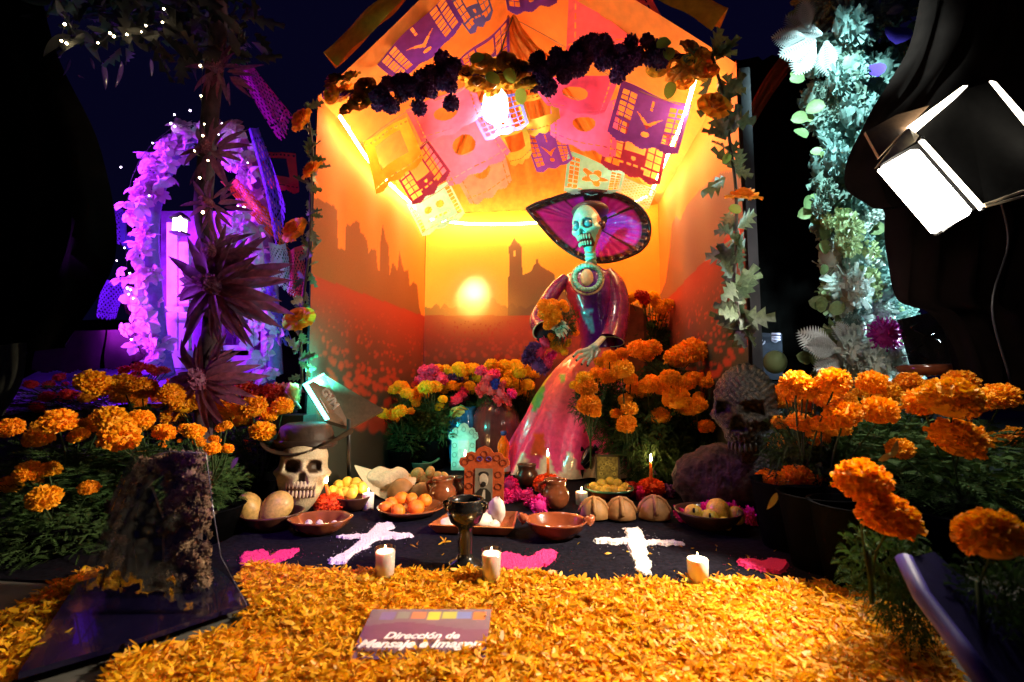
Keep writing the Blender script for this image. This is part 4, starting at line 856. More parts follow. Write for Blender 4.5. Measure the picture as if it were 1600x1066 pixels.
# e. yellow mangoes behind
t, c, R_, h = bowl('clay plate of yellow mangoes in front of the green lit things', 663, 770, 92, .16, m_clay)
q = q_of(663, 770)+.2
for (x, y, r, l) in [(634, 750, .050, 'yellow mango at the left end of the plate'), (652, 742, .050, 'yellow mango lying in the upper middle of the plate'), (664, 748, .045, 'yellow mango in front in the middle, brownish'), (672, 738, .040, 'greenish lit mango, the upper one'), (682, 746, .042, 'greenish lit mango in front of the upper one'), (694, 747, .040, 'yellow mango at the right end of the plate')]:
    fruit('mango', m_ymang, l, frp(x, y, q), r*.92, ry=1.2)
# bread and jugs between
def bread(px, py, w, label, m=m_bread, cross=True):
    c, u = FL(px, py); r = w*u/2; c = c+np.array((0, r*.6, 0)); t = thing('bread', label, 'bread', tuple(c))
    v, f = ball((0, 0, 0), (r, r*.85, r*1.25), 26, 14); v[:, 2] = np.where(v[:, 2] < 0, v[:, 2]*.12, v[:, 2]); v += c+np.array((0, 0, r*.12)); part(t, MB().add(v, f), 'loaf', m)
    if cross:
        for a in (0, math.pi/2): part(t, MB().add(*tube([c+np.array((math.cos(a)*r*math.cos(b_)*1.02, math.sin(a)*r*.87*math.cos(b_), r*.12+r*1.27*math.sin(b_))) for b_ in np.linspace(.25, 2.9, 14)], [.008+.004*abs(math.sin(k*1.6)) for k in range(14)], 6)), 'dough_strip', m)
    return t
bread(622, 782, 46, 'round brown bread behind the mandarins', cross=False); bread(655, 784, 40, 'second brown bread next to the clay jug', cross=False)
bread(929, 814, 46, 'round bread with dough strips, left one of three, partly behind the big bowl'); bread(972, 815, 47, 'round bread with dough strips, middle one of three'); bread(1025, 815, 50, 'round bread with dough strips, right one of three')
def jug(label, px, py, w, hh, m, cat='jug', prof=None, handle=True):
    c, u = FL(px, py); r = w*u/2; h = hh*u; c = c+np.array((0, r*.6, 0)); t = thing('clay_jug', label, cat, tuple(c))
    pr = prof or [(0, 0), (.6, 0), (.9, .2), (1, .42), (.9, .62), (.72, .74), (.76, .9), (.84, 1), (.76, 1.0), (.66, .8), (.6, .6), (0, .5)]
    part(t, MB().add(*lathe([(x*r, z*h) for x, z in pr], 32, c)), 'jug_body', m)
    if handle: part(t, MB().add(*tube(spline([c+np.array((-r*.75, 0, h*.9)), c+np.array((-r*1.2, 0, h*.75)), c+np.array((-r*.95, 0, h*.45))], 5), .009, 8)), 'handle', m)
    return t
jug('brown glazed clay jug between the mandarins and the orange frame', 688, 792, 44, 42, m_clay); jug('shiny brown clay jug standing behind the big empty bowl', 868, 798, 44, 46, m_clay)
jug('dark brown clay jug behind the orange frame', 706, 782, 34, 34, m_clayd); jug('round brown clay pot behind the magenta garland', 822, 762, 38, 34, m_clayd, handle=False)
jug('greenish black pot behind the orange pompom candle', 893, 742, 36, 30, m_blackc, handle=False)
# f. black goblet
c, u = FL(722, 893); c = c+np.array((0, .05, 0)); t = thing('black_goblet', 'black glazed censer goblet standing between the two left glass candles', 'goblet', tuple(c)); k = u
part(t, MB().add(*lathe([(x*k, z*k) for x, z in [(0, 0), (26, 0), (28, 3), (25, 8), (15, 12), (11, 22), (13, 40), (11, 55), (12, 62), (24, 70), (30, 84), (31, 96), (27, 100), (30, 106), (27, 107), (24, 98), (20, 80), (0, 74)]], 40, c)), 'cup_and_stem', m_blackc)
for s in (-1, 1): part(t, MB().add(*tube(spline([c+np.array((s*26*k, 0, 103*k)), c+np.array((s*35*k, -.01, 99*k)), c+np.array((s*30*k, -.0, 86*k))], 5), .007, 8)), 'handle', m_blackc)
# g. square tray of sugared bread
c, u = FL(735, 838); t = thing('square_tray', 'square clay tray behind the black goblet', 'tray', tuple(c))
w = 66*u; d_ = .17; P0 = c+np.array((0, 0, 0)); o_ = [(-w, 0), (w, .0), (w*.92, d_*1.7), (-w*.80, d_*1.7)]; mb = MB()
V = [P0+np.array((x*.86, y*.9+.02, .004)) for x, y in o_]+[P0+np.array((x*1.04, y, .042)) for x, y in o_]+[P0+np.array((x*.99, y*.94+.01, .044)) for x, y in o_]+[P0+np.array((x*.82, y*.85+.03, .014)) for x, y in o_]
mb.add(V, [(3, 2, 1, 0), (12, 13, 14, 15)]+[(a+4*L, (a+1) % 4+4*L, (a+1) % 4+4*L+4, a+4*L+4) for L in range(3) for a in range(4)]); part(t, mb, 'tray_body', m_clay, False)
q = q_of(735, 838)+.13
for x, y, r, l, sc in [(700, 820, .055, 'pinkish sugared bread at the left end of the square tray', (1, .8, .5)), (752, 808, .075, 'large flat sugared bread lying behind in the square tray', (1.2, .8, .45)), (765, 820, .062, 'round sugared bread in front in the square tray', (1, .8, .62)), (776, 798, .052, 'upright sugared bread at the back right of the square tray', (.9, .6, 1.2))]:
    fruit('sweet', m_breadp, l, frp(x, y, q), r, sc)['category'] = 'bread'
# h. big brown bowl, green rimmed bowl, guavas bowl
bowl('big empty brown clay bowl with two pointed ears', 868, 846, 100, .27, mat('red_clay', (.20, .045, .015), .22, scale=10, vary=.35, coat=.5), sy=.9, ears=True)
t, c, R_, h = bowl('brown bowl with a green rim full of pale yellow fruits', 953, 784, 76, .22, m_clay, rimw=m_greenc)
q = q_of(953, 784)+.17
for i, (x, y) in enumerate([(928, 762), (940, 757), (953, 754), (965, 757), (977, 763), (935, 768), (948, 766), (960, 767), (970, 769), (944, 771)]):
    fruit('guava', m_guav, 'pale yellow fruit in the green rimmed bowl, '+['left rim', 'upper left', 'top middle', 'upper right', 'right rim', 'front left', 'centre', 'right of the centre', 'front right', 'lowest at the front'][i], frp(x, y, q-(y-760)*.006), .033)
t, c, R_, h = bowl('dark clay bowl of pale guavas at the right end of the cloth', 1115, 832, 104, .26, m_clayd)
q = q_of(1115, 832)+.14
for i, (x, y, r) in enumerate([(1083, 804, .046), (1108, 812, .045), (1122, 798, .056), (1150, 806, .042), (1132, 820, .034)]):
    fruit('guava', m_guad, ['pale guava with a dark calyx at the left of the dark bowl', 'pale guava with a dark spot in front in the dark bowl', 'largest greenish guava at the back of the dark bowl', 'yellow brown guava at the right end of the dark bowl', 'smallest guava low at the front of the dark bowl'][i], frp(x, y, q-(y-800)*.004), r, stem=i < 2)
# ---------------------------------------------------------------- candles
m_wax = mat('white_wax', (.90, .82, .76), .45, sss=.25, scale=12, vary=.06); m_waxo = mat('orange_wax', (.85, .20, .02), .4, sss=.3); m_flame = emit_mat('flame', (1, .62, .22), 55); m_wick = mat('wick', (.01, .01, .01), .9)
m_cup = clear_plastic('cup_glass', (.96, .96, .98), .05)
def flame(t, p, s=1., power=1.0):
    o = part(t, MB().add(*lathe([(0, 0), (.0045*s, .006*s), (.006*s, .014*s), (.004*s, .026*s), (0, .042*s)], 12, p)), 'flame', m_flame)
    part(t, MB().add(*tube([p-np.array((0, 0, .012)), p+np.array((0, 0, .004))], .0012, 5)), 'wick', m_wick)
    ld = bpy.data.lights.new('candle_light', 'POINT'); ld.energy = power; ld.color = (1, .55, .2); ld.shadow_soft_size = .012; l = bpy.data.objects.new('candle_light', ld); COL.objects.link(l); l.parent = t
    l.location = Vector(p)+Vector((0, 0, .03*s))-Vector(t.location)
def votive(label, px, py, w, h, glass=True, lit=True, group=None):
    c, u = FL(px, py, .03 if py > 890 else Z0); r = w*u/2; h = h*u; c = c+np.array((0, r*.7, 0)); c[2] = .008; t = thing('votive_candle', label, 'candle', tuple(c), group)
    part(t, MB().add(*lathe([(0, 0), (r*.88, 0), (r*.96, h*.96), (r*.90, h), (r*.72, h*.94), (0, h*.93)], 28, c, wob=lambda a: .015*math.sin(a*3))), 'wax', m_wax)
    if glass: part(t, MB().add(*lathe([(r*.9, -.002), (r*.93, 0), (r*1.04, h*1.12), (r*1.0, h*1.12), (r*.905, h*.02)], 32, c)), 'glass_cup', m_cup)
    if lit: flame(t, c+np.array((0, 0, h*.95)), .62 if py > 850 else .8, .2)
    return t
votive('white candle in a glass cup in front of the left powder cross', 597, 900, 32, 44); votive('white candle in a glass cup right of the black goblet', 766, 905, 31, 46)
votive('bare white pillar candle right of the right powder cross', 1094, 910, 34, 42, False); votive('small white candle left of the mandarins', 572, 798, 19, 26, False); votive('small white candle left of the green rimmed bowl', 909, 790, 20, 20, False)
def pomcandle(label, px, py, w, top, ft, m=None, both=True, tilt=0):
    c, u = FL(px, py); t = thing('pompom_candle', label, 'candle', tuple(c), 'orange candles in pompom holders'); r = w*u/2
    if both: ob('pompom', BO_[0], t, tuple(c+np.array((0, r*.5, r*.55))), (0, 0, 1), (r, r, r*.8))
    p1 = PQ(px+tilt, top, u*F+.02); p0 = c+np.array((0, r*.5, r*.4)); part(t, MB().add(*tube([p0, (p0+p1)/2, p1], [.011, .010, .008], 12)), 'candle_stick', m or m_waxo); flame(t, p1+np.array((0, 0, .008)), 1.25, .45)
BO_ = [bloom_mesh('orange_pompom', mat('orange_tissue', (.88, .10, .012), .6, bump=0, transl=.2), 320, 50, flat=.85, jit=.05, width=.2, core=.9, cover=1.8)]
pomcandle('lit orange candle in an orange pompom in front of the skull jaw', 509, 803, 46, 758, 0, tilt=1); pomcandle('lit orange candle in an orange pompom behind the clay jug', 856, 772, 46, 716, 0); pomcandle('lit orange candle in an orange pompom right of the green rimmed bowl', 1019, 778, 44, 724, 0, tilt=-2)
pomcandle('lit red candle behind the little green box', 585, 724, 20, 690, 0, mat('red_wax', (.6, .04, .01), .4), tilt=0); pomcandle('lit red candle behind the blue picture frame', 676, 720, 18, 674, 0, mat('red_wax', (.6, .04, .01), .4)); pomcandle('lit candle glowing in front of the turquoise frame', 727, 746, 10, 716, 0, mat('dark_orange_wax', (.5, .12, .02), .4), False)
# ---------------------------------------------------------------- powder drawings
def powder(label, pts, col, name, cat, seed=0, h=.005, rough=3.0):
    r = np.random.default_rng(seed); Q = np.array(pts, float); st_ = 1.3; x0, y0 = Q.min(0)-6; x1, y1 = Q.max(0)+6; nx_ = int((x1-x0)/st_); ny_ = int((y1-y0)/(st_*.6))
    X, Y = np.meshgrid(np.linspace(x0, x1, nx_), np.linspace(y0, y1, ny_), indexing='ij'); ph = r.uniform(0, 6, 6)
    wx = 1.8*np.sin(Y*.33+ph[0])*np.sin(X*.21+ph[1])+1.0*np.sin(Y*.8+X*.2+ph[2])+r.normal(0, .8, X.shape); wy = .8*np.sin(X*.24+ph[3])+.5*np.sin(X*.55+Y*.3+ph[4])+r.normal(0, .4, X.shape)
    m = inpoly(X+wx, Y+wy, pts); core = m.copy()
    for a in (0, 1):
        for d_ in (1, -1): core &= np.roll(m, d_, a)
    hid = np.where(core, .0125+h*.8+r.normal(0, .0007, X.shape), .008); vs = []; fs = []; vid = -np.ones(X.shape, int)
    for i in range(nx_-1):
        for j in range(ny_-1):
            if m[i, j] or m[i+1, j+1] or core[i+1, j] or core[i, j+1]:
                f = []
                for a, c in ((i, j), (i, j+1), (i+1, j+1), (i+1, j)):
                    if vid[a, c] < 0: vid[a, c] = len(vs); w = PZ(X[a, c], Y[a, c], 0); vs.append((w[0], w[1], hid[a, c]))
                    f.append(vid[a, c])
                fs.append(tuple(f))
    mb_ = MB().add(vs, fs); cx_, cy_ = Q.mean(0)
    for _ in range(170):
        e = Q[r.integers(len(Q))]*.7+np.array((cx_, cy_))*.3; gx, gy = e+r.normal(0, 1, 2)*np.array((16, 4)); w = PZ(gx, gy, 0); g_ = r.uniform(.0008, .0022)
        mb_.add([(w[0]-g_, w[1], .011), (w[0]+g_, w[1]-g_, .011), (w[0], w[1]+g_, .011), (w[0], w[1], .011+g_*1.3)], [(0, 1, 3), (1, 2, 3), (2, 0, 3)])
    o = mb_.build(name, mat(name+'_grain', col, .95, scale=300, vary=.25, bump=.8), smooth=False); tag(o, label, cat); return o
WH = (.80, .76, .78); MG = (.80, .03, .22)
powder('white powder cross drawn slantwise on the cloth at the left', [(592, 820), (612, 820), (617, 828), (606, 835), (622, 836), (644, 838), (646, 842), (620, 845), (592, 846), (574, 858), (548, 873), (536, 886), (514, 884), (512, 878), (530, 872), (544, 862), (560, 850), (562, 847), (530, 846), (522, 842), (545, 839), (572, 838), (580, 832)], WH, 'powder_cross', 'powder cross', 1)
powder('upright white powder cross drawn on the cloth at the right', [(976, 829), (1000, 828), (1004, 840), (1007, 847), (1040, 848), (1070, 851), (1071, 854), (1040, 856), (1010, 855), (1013, 872), (1019, 888), (1018, 903), (1004, 903), (992, 896), (990, 880), (984, 868), (981, 854), (950, 853), (930, 851), (925, 847), (936, 844), (960, 846), (979, 845)], WH, 'powder_cross', 'powder cross', 2)
powder('pink powder shape lying between the petals and the left dark cloth', [(372, 878), (382, 868), (400, 864), (414, 864), (421, 873), (440, 864), (466, 862), (470, 866), (455, 876), (432, 884), (415, 890), (395, 890), (378, 886)], MG, 'pink_powder', 'powder drawing', 3)
powder('pink powder heart beside the middle glass candle', [(780, 868), (800, 868), (820, 875), (832, 872), (846, 863), (862, 862), (870, 868), (866, 880), (852, 888), (838, 892), (830, 900), (800, 898), (780, 892)], MG, 'pink_powder', 'powder drawing', 4)
powder('pink powder shape at the right end of the cloth', [(1153, 880), (1165, 877), (1190, 881), (1206, 877), (1222, 878), (1233, 885), (1229, 897), (1212, 900), (1192, 896), (1168, 891), (1155, 886)], MG, 'pink_powder', 'powder drawing', 5)
# ---------------------------------------------------------------- magenta paper pompoms
def pom(px, py, w, me, label, col='magenta pompom', q=None):
    c, u = FL(px, py); r = w*u/2; tag(ob('paper_pompom', me, None, tuple(c+np.array((0, r*.4, r*.7))), R3(), r), label, 'pompom', None)
for i, (x, y, w) in enumerate([(797, 768, 24), (790, 785, 22), (808, 782, 20), (820, 782, 22), (832, 792, 26), (842, 800, 26)]):
    pom(x, y, w, BG[0], ['magenta paper pompom at the back end of the garland by the orange frame', 'magenta pompom lowest left touching the orange frame', 'magenta pompom, third along the short garland', 'magenta pompom in the middle of the short garland', 'magenta pompom just before the front end of the short garland', 'magenta pompom at the front end of the short garland by the clay jug'][i])
for i, (x, y, w, me) in enumerate([(988, 776, 26, BR[0]), (1000, 780, 20, BG[0]), (1044, 778, 22, BU[0]), (1072, 818, 30, BG[0]), (1108, 814, 30, BG[0]), (1145, 816, 32, BG[0]), (1176, 820, 28, BG[0])]):
    pom(x, y, w, me, ['crimson pompom left of the right candle', 'pink pompom touching the right orange candle', 'purple pompom right of the right orange candle', 'magenta pompom left of the guava bowl under the rock', 'magenta pompom behind the guava bowl, middle left', 'magenta pompom behind the guava bowl, middle right', 'magenta pompom rightmost behind the guava bowl'][i])
# ---------------------------------------------------------------- paper frames
def nicho(label, px, py, w, h, col, cold, pic, cat='picture frame', yaw=0):
    c, u = FL(px, py); c = c+np.array((0, .03, 0)); W_, H_ = w*u, h*u; t = thing('memorial_frame', label, cat, tuple(c)); ex = np.array((math.cos(yaw), math.sin(yaw), 0)); ez = np.array((0, .05, 1.))
    P = [(-.38, 0), (-.38, .62), (-.46, .66), (-.49, .72), (-.46, .79), (-.38, .80), (-.34, .87), (-.26, .90), (-.18, .88), (-.12, .96), (0, 1.), (.12, .96), (.18, .88), (.26, .90), (.34, .87), (.38, .80), (.46, .79), (.49, .72), (.46, .66), (.38, .62), (.38, 0)]
    part(t, MB().add(*slab([(x*W_, y*H_) for x, y in P], -.012, c, ex, ez)), 'frame_board', mat('board_'+col, cold, .6, scale=30), False)
    rg = mat('engraving_'+col, tuple(k*.35 for k in cold), .7); nb = np.cross(ex, ez)
    def at(x, y, o=.003): return c+ex*x*W_+ez*y*H_-np.array((0, o, 0))
    cir = [(-.28, .12), (.28, .12), (-.28, .32), (.28, .32), (-.28, .52), (.28, .52), (-.37, .72), (.37, .72), (-.25, .80), (.25, .80), (0, .86)]
    for x, y in cir: part(t, MB().add(*tube([at(x+.065*math.cos(a), y+.05*math.sin(a)) for a in np.linspace(0, 6.2832, 13)], .0022, 5, False)), 'engraved_ring', rg)
    v = [at(-.17, .06), at(.17, .06), at(.17, .62), at(-.17, .62)]
    part(t, MB().add(*poly_world(v, .004)), 'picture', pic, False); return t, at, c, u, W_, H_
m_sepia = mat('sepia_photo', (.24, .19, .14), .4, scale=20)
t, at, c, u, W_, H_ = nicho('carved orange frame with a sepia portrait of a bearded man', 754, 792, 84, 92, 'orange', (.55, .09, .02), m_sepia)
ds = mat('dark_print', (.025, .018, .014), .5); ls = mat('light_print', (.62, .50, .38), .5)
part(t, MB().add(*slab([(x*W_, y*H_) for x, y in [(-.15, .08), (-.14, .22), (-.06, .29), (.06, .29), (.14, .22), (.15, .08)]], .001, c-np.array((0, .010, 0))+np.array((0, .0, 0)), (1, 0, 0), (0, .05, 1))), 'printed_coat', ds, False)
part(t, MB().add(*ball(at(0, .43, .009), (.09*W_, .002, .11*H_), 16, 10)), 'printed_face', ls)
part(t, MB().add(*ball(at(0, .52, .0085), (.10*W_, .002, .055*H_), 14, 8)), 'printed_hair', ds); part(t, MB().add(*ball(at(0, .36, .011), (.05*W_, .002, .045*H_), 14, 8)), 'printed_beard', ds)
part(t, MB().add(*slab([(x*W_, y*H_) for x, y in [(-.035, .12), (0, .27), (.035, .27), (.04, .12)]], .001, c-np.array((0, .013, 0)), (1, 0, 0), (0, .05, 1))), 'printed_shirt', ls, False)
for x in (-.09, .09): part(t, MB().add(*tube([at(x+.05*math.cos(a), .78+.035*math.sin(a), .004) for a in np.linspace(0, 6.2832, 13)], .004, 5, False)), 'painted_eye', mat('violet_ink', (.08, .03, .2), .5))
nicho('turquoise lit lace frame left of the soda bottle', 722, 736, 50, 74, 'turquoise', (.30, .60, .55), mat('pale_paper', (.5, .6, .6), .5), yaw=.1)
def card(label, px, py, w, h, cf, cp, ring=True):
    c, u = FL(px, py); W_, H_ = w*u, h*u; t = thing('picture_frame', label, 'picture frame', tuple(c)); ez = np.array((0, .12, 1.))
    part(t, MB().add(*slab([(-W_/2, 0), (W_/2, 0), (W_/2, H_), (-W_/2, H_)], .012, c, (1, 0, 0), ez)), 'frame_board', mat('card_'+label[:8], cf, .5), False)
    part(t, MB().add(*slab([(-W_*.42, H_*.06), (W_*.42, H_*.06), (W_*.42, H_*.94), (-W_*.42, H_*.94)], .003, c-np.array((0, .012, 0)), (1, 0, 0), ez)), 'picture', mat('pic_'+label[:8], cp, .4, scale=60, vary=.6), False)
    if ring:
        for k in range(7):
            a = math.pi*k/6; p = c+np.array((math.cos(a)*W_*.27, -.016, 0))+ez*(H_*(.5+.28*math.sin(a))); part(t, MB().add(*tube([p+np.array((.01*math.cos(b_), 0, .01*math.sin(b_))) for b_ in np.linspace(0, 6.283, 9)], .002, 4, False)), 'lace_ring', mat('ring_'+label[:8], tuple(min(1, k_*2.2) for k_ in cp), .4))
    return t
card('gold toned lace card standing behind the green rimmed bowl', 950, 770, 38, 58, (.05, .04, .02), (.26, .22, .05)); card('blue picture frame with an orange edge left of the blue vase', 692, 724, 28, 42, (.25, .10, .06), (.05, .22, .36))
card('small mirror like frame under the glass bowl', 636, 722, 30, 34, (.12, .14, .12), (.10, .20, .18), False)
# green box with open lid
c, u = FL(572, 726); t = thing('green_box', 'little green paper house with an open lid, lit by the cyan lamp', 'box', tuple(c)); W_ = 27*u
part(t, MB().add(*box(c+np.array((W_*.0, .05, W_*.5)), (W_, W_*.8, W_))), 'box_body', mat('green_paper', (.12, .45, .14), .6, scale=80, vary=.4), False)
part(t, MB().add(*poly_world([c+np.array((-W_*.9, -.05, W_*1.05)), c+np.array((W_*.35, -.05, W_*1.1)), c+np.array((W_*.55, .12, W_*1.85)), c+np.array((-W_*.6, .12, W_*1.8))], .006)), 'lid', mat('pale_green_paper', (.22, .42, .30), .6), False)
# white felt hat
c, u = FL(588, 778); t = thing('white_hat', 'creased off white straw hat with a curled dark lined brim', 'hat', tuple(c)); W_ = 46*u; V = []
for i in range(41):
    a = 2*math.pi*i/40
    for j in range(7):
        s = .45+.55*j/6; V.append(c+np.array((W_*s*math.cos(a)*1.1, .14+.16*s*math.sin(a), .12+.06*math.sin(2*a+.8)*s-.05*s+.05*math.cos(a)*s*-1)))
part(t, MB().add(V, gridf(41, 7)), 'brim', mat('cream_straw', (.62, .50, .36), .7, scale=90, vary=.15, bump=.4)); v, f = ball((0, 0, 0), (W_*.72, .13, .085), 30, 16); v[:, 2] -= .035*np.exp(-(v[:, 0]/.05)**2)*(v[:, 2] > .02); v[:, 0] += .02*np.sin(v[:, 2]*30+v[:, 1]*20); v += c+np.array((0, .14, .095)); part(t, MB().add(v, f), 'crown', mat('cream_straw', (.6, .5, .4)))
# bowl of water on stand, small things; green light put into their colours
c, u = FL(636, 724); c = c+np.array((0, .12, 0)); t = thing('glass_bowl', 'round glass bowl of milky water tinted by green light on a dark stand', 'bowl', tuple(c)); r = 26*u; zb = 42*u
part(t, MB().add(*lathe([(r*.5, 0), (r*.55, .01), (r*.30, zb*.4), (r*.6, zb*.96), (r*.55, zb), (0, zb)], 24, c)), 'stand', mat('dark_stand', (.015, .02, .02), .4))
part(t, MB().add(*lathe([(0, zb+.004), (r*.6, zb+.01), (r*.93, zb+r*.45), (r*.97, zb+r*.85), (0, zb+r*.86)], 28, c)), 'milky_water', mat('milky_water', (.22, .50, .38), .3))
part(t, MB().add(*lathe([(r*.6, zb+.002), (r*.98, zb+r*.45), (r*1.03, zb+r*.9), (r*.86, zb+r*1.5), (r*.95, zb+r*1.7), (r*.92, zb+r*1.7), (r*.82, zb+r*1.5)], 32, c)), 'glass_wall', clear_plastic('bowl_glass', (.75, .6, .5), .12))
t, c, R_, h = bowl('small green lit molcajete bowl with a curved spoon behind the mangoes', 655, 736, 38, .34, mat('green_lit_stone', (.10, .17, .12), .5, scale=40)); part(t, MB().add(*tube(spline([c+np.array((.02, -.03, h)), c+np.array((.09, -.04, h*.9)), c+np.array((.15, 0, h*1.4))], 4), .011, 7)), 'spoon', m_greenc)
# vases
c, u = FL(712, 738); c = c+np.array((0, .28, 0)); u = float((c-CAM)@FW)/F; t = thing('blue_vase', 'blue ribbed glass vase topped with a corn husk ball tinted by green light', 'vase', tuple(c)); r = 24*u
part(t, MB().add(*lathe([(0, 0), (r*.8, 0), (r*1.05, 30*u), (r*1.1, 55*u), (r*.9, 76*u), (r*.75, 88*u), (r*.8, 92*u)], 48, c, wob=lambda a: .035*math.sin(a*16))), 'vase_body', mat('blue_glass', (.02, .16, .42), .12, coat=.8, scale=6, vary=.5))
part(t, MB().add(*ball(PQ(716, 645, u*F-.02), (.075, .06, .055), 20, 14)), 'husk_ball', mat('lit_husk', (.45, .55, .15), .5, scale=9, vary=.5))  # green light on the ball is put into its husk colour
for k in range(7): part(t, MB().add(*tube([PQ(700+2*k, 652-1.2*k, u*F-.09), PQ(708+2*k, 645-2*k, u*F-.11), PQ(714+3*k, 640, u*F-.08)], .006, 5)), 'husk_strip', m_lime if k % 2 else mat('green_husk', (.12, .4, .12), .5))
c, u = FL(764, 740); c = c+np.array((0, .32, 0)); u = float((c-CAM)@FW)/F; t = thing('ribbed_jar', 'large dark ribbed jar full of pink carnations behind the orange frame', 'jar', tuple(c)); r = 40*u
part(t, MB().add(*lathe([(0, 0), (r*.7, 0), (r*.95, 25*u), (r*1.02, 55*u), (r*.9, 80*u), (r*.6, 98*u), (r*.4, 106*u), (r*.5, 112*u), (r*.42, 112*u), (r*.3, 100*u)], 72, c, wob=lambda a: .022*math.sin(a*30))), 'jar_body', mat('plum_glaze', (.10, .03, .035), .22, coat=.7, scale=8, vary=.4))
cb = thing('carnation_bunch', 'bunch of pink and red carnations with one deep blue flower in the ribbed jar', 'flowers', tuple(PQ(765, 640, u*F)))
m_carn = mat('carnation_petal', (.85, .12, .16), .55, bump=0, rnd=.2, transl=.2); CM = [bloom_mesh('carnation', m_carn, 110, 60+k, width=.5, flat=.6, jit=.2) for k in range(2)]; m_bluef = mat('blue_petal', (.02, .03, .35), .6, bump=0); CBm = bloom_mesh('blue_flower', m_bluef, 110, 63, width=.4)
for x, y, r, me in [(757, 605, .055, CM[0]), (748, 612, .045, CM[1]), (768, 610, .04, CM[0]), (782, 615, .05, CM[1]), (792, 625, .05, CM[0]), (778, 625, .045, CM[1]), (785, 603, .04, CM[0]), (763, 592, .045, CM[1]), (773, 600, .046, CBm), (800, 615, .04, BG[0]), (760, 598, .04, CM[0])]:
    into(cb, 'bloom', me, PQ(x, y, u*F-.10), (1.1, 0, random.uniform(0, 6)), r)
o = ob('foliage', FM[1], cb, tuple(PQ(768, 635, u*F-.02)), sc=(.12, .09, .12), kind='stuff')
# soda bottle
c, u = FL(785, 742); c = c+np.array((0, .06, 0)); t = thing('soda_bottle', 'orange soda bottle with a blue cap left of the pink skirt', 'bottle', tuple(c)); k = u
part(t, MB().add(*lathe([(x*k, z*k) for x, z in [(0, 0), (9.5, 0), (10.5, 4), (10.5, 14), (8.3, 24), (8.8, 32), (10.3, 40), (9, 48), (4.5, 56), (3.5, 60), (0, 60)]], 24, c)), 'bottle_body', mat('orange_soda', (.90, .20, .01), .1, coat=1, sss=.2))
part(t, MB().add(*lathe([(x*k, z*k) for x, z in [(0, 60), (4.6, 60), (4.8, 66), (0, 67)]], 16, c)), 'cap', mat('blue_cap', (.02, .08, .4), .3))
part(t, MB().add(*lathe([(x*k, z*k) for x, z in [(10.7, 4), (10.8, 9), (10.8, 13)]], 24, c)), 'label_band', mat('white_band', (.6, .6, .6), .5))
# clay dog
c, u = FL(905, 748); t = thing('dog_figurine', 'glossy black clay dog figurine with a curled tail, standing before the pink skirt', 'figurine', tuple(c)); k = u
def dp(x, z, y=0): return c+np.array(((x-905)*k, y, (748-z)*k))
part(t, MB().add(*tube(spline([dp(878, 728, .06), dp(885, 726, .05), dp(898, 726, .03), dp(910, 724, .0), dp(916, 718, -.01), dp(920, 708, -.02)], 4), np.interp(np.linspace(0, 1, 21), [0, .15, .5, .75, .9, 1], [.03, .045, .05, .06, .045, .042]), 14)), 'body', m_blackc)
part(t, MB().add(*tube(spline([dp(928, 706, -.02), dp(922, 706, -.03), dp(914, 716, -.09), dp(910, 722, -.12)], 4), np.interp(np.linspace(0, 1, 13), [0, .3, .8, 1], [.035, .045, .024, .014]), 12)), 'head', m_blackc)
for x, y in ((908, -.02), (930, .0)): part(t, MB().add(*tube([dp(x+2, 704, y-.02), dp(x-1, 694, y-.02)], [.020, .004], 8)), 'ear', m_blackc)
for x, y in ((880, .03), (884, .11), (908, -.05), (912, .05)): part(t, MB().add(*tube([dp(x, 732, y), dp(x-1, 748, y)], [.024, .016], 8)), 'leg', m_blackc)
part(t, MB().add(*tube(spline([dp(879, 724, .06), dp(874, 714, .06), dp(878, 706, .06), dp(884, 710, .06)], 5), .009, 7)), 'tail', m_blackc)
# red lily-like petals beside the lamp
for i, (x, y, a, h_) in enumerate([(541, 716, .25, 62), (560, 700, -.1, 40), (592, 718, .9, 22)]):
    c, u = FL(x, y, .02); pm = MB().add(*leaf_poly('round', h_*u, 9*u, .03)); o = pm.build('red_spathe', mat('red_spathe', (.55, .05, .015), .45, scale=8)); o.location = tuple(c); o.rotation_euler = (math.pi/2-.15, a, 0); tag(o, ['tall red petal behind the skull hat brim', 'shorter red petal right of the tall one', 'small red petal lying beside the green box'][i], 'petal')
# ---------------------------------------------------------------- the two skulls
def paint_b(x, y, z, front):
    n = .85+.15*np.sin(x*9)*np.sin(z*11); c = np.array((.58, .46, .30))*n[..., None]; e = np.minimum(np.hypot(x-.3, z-.05), np.hypot(x+.3, z-.05))
    c = np.where(((e < .20) & front)[..., None], np.array((.05, .025, .012)), c)
    c = np.where(((np.abs(x) < .10) & (z < -.14) & (z > -.38) & front)[..., None], np.array((.05, .03, .02)), c)
    c = np.where((((np.abs(z+.66) < .17) & (np.abs(x) < .40) & front))[..., None], np.array((.10, .05, .03)), c); return c
m_bsk = mat('bone_skull_paint', (1, 1, 1), .5, attr=True, scale=20, vary=.2, bump=.35)
c, u = FL(478, 812); q = u*F+.14; t = thing('bone_skull', 'cream skull with clenched teeth wearing a dark brown leather hat', 'skull', tuple(c)); p = PQ(474, 730, q); s = .158; rr = (math.radians(-6), math.radians(4), math.radians(29))
skull('skull_bone', t, p, (s*1.12, s*1.1, s*1.12), rr, m_bsk, 3, paint_b, jaw=1.15, nar=.10); teeth(t, p, s, rr, mat('old_tooth', (.55, .42, .26), .4, scale=30), 9, ((-.52, .26), (-.80, .26)), .98, .08)
m_hat = mat('brown_leather', (.030, .014, .008), .6, scale=22, vary=.4, bump=.6)
t = thing('leather_hat', 'dark brown leather hat with a wide brim resting on the cream skull', 'hat', tuple(PQ(472, 690, q)))
V = []
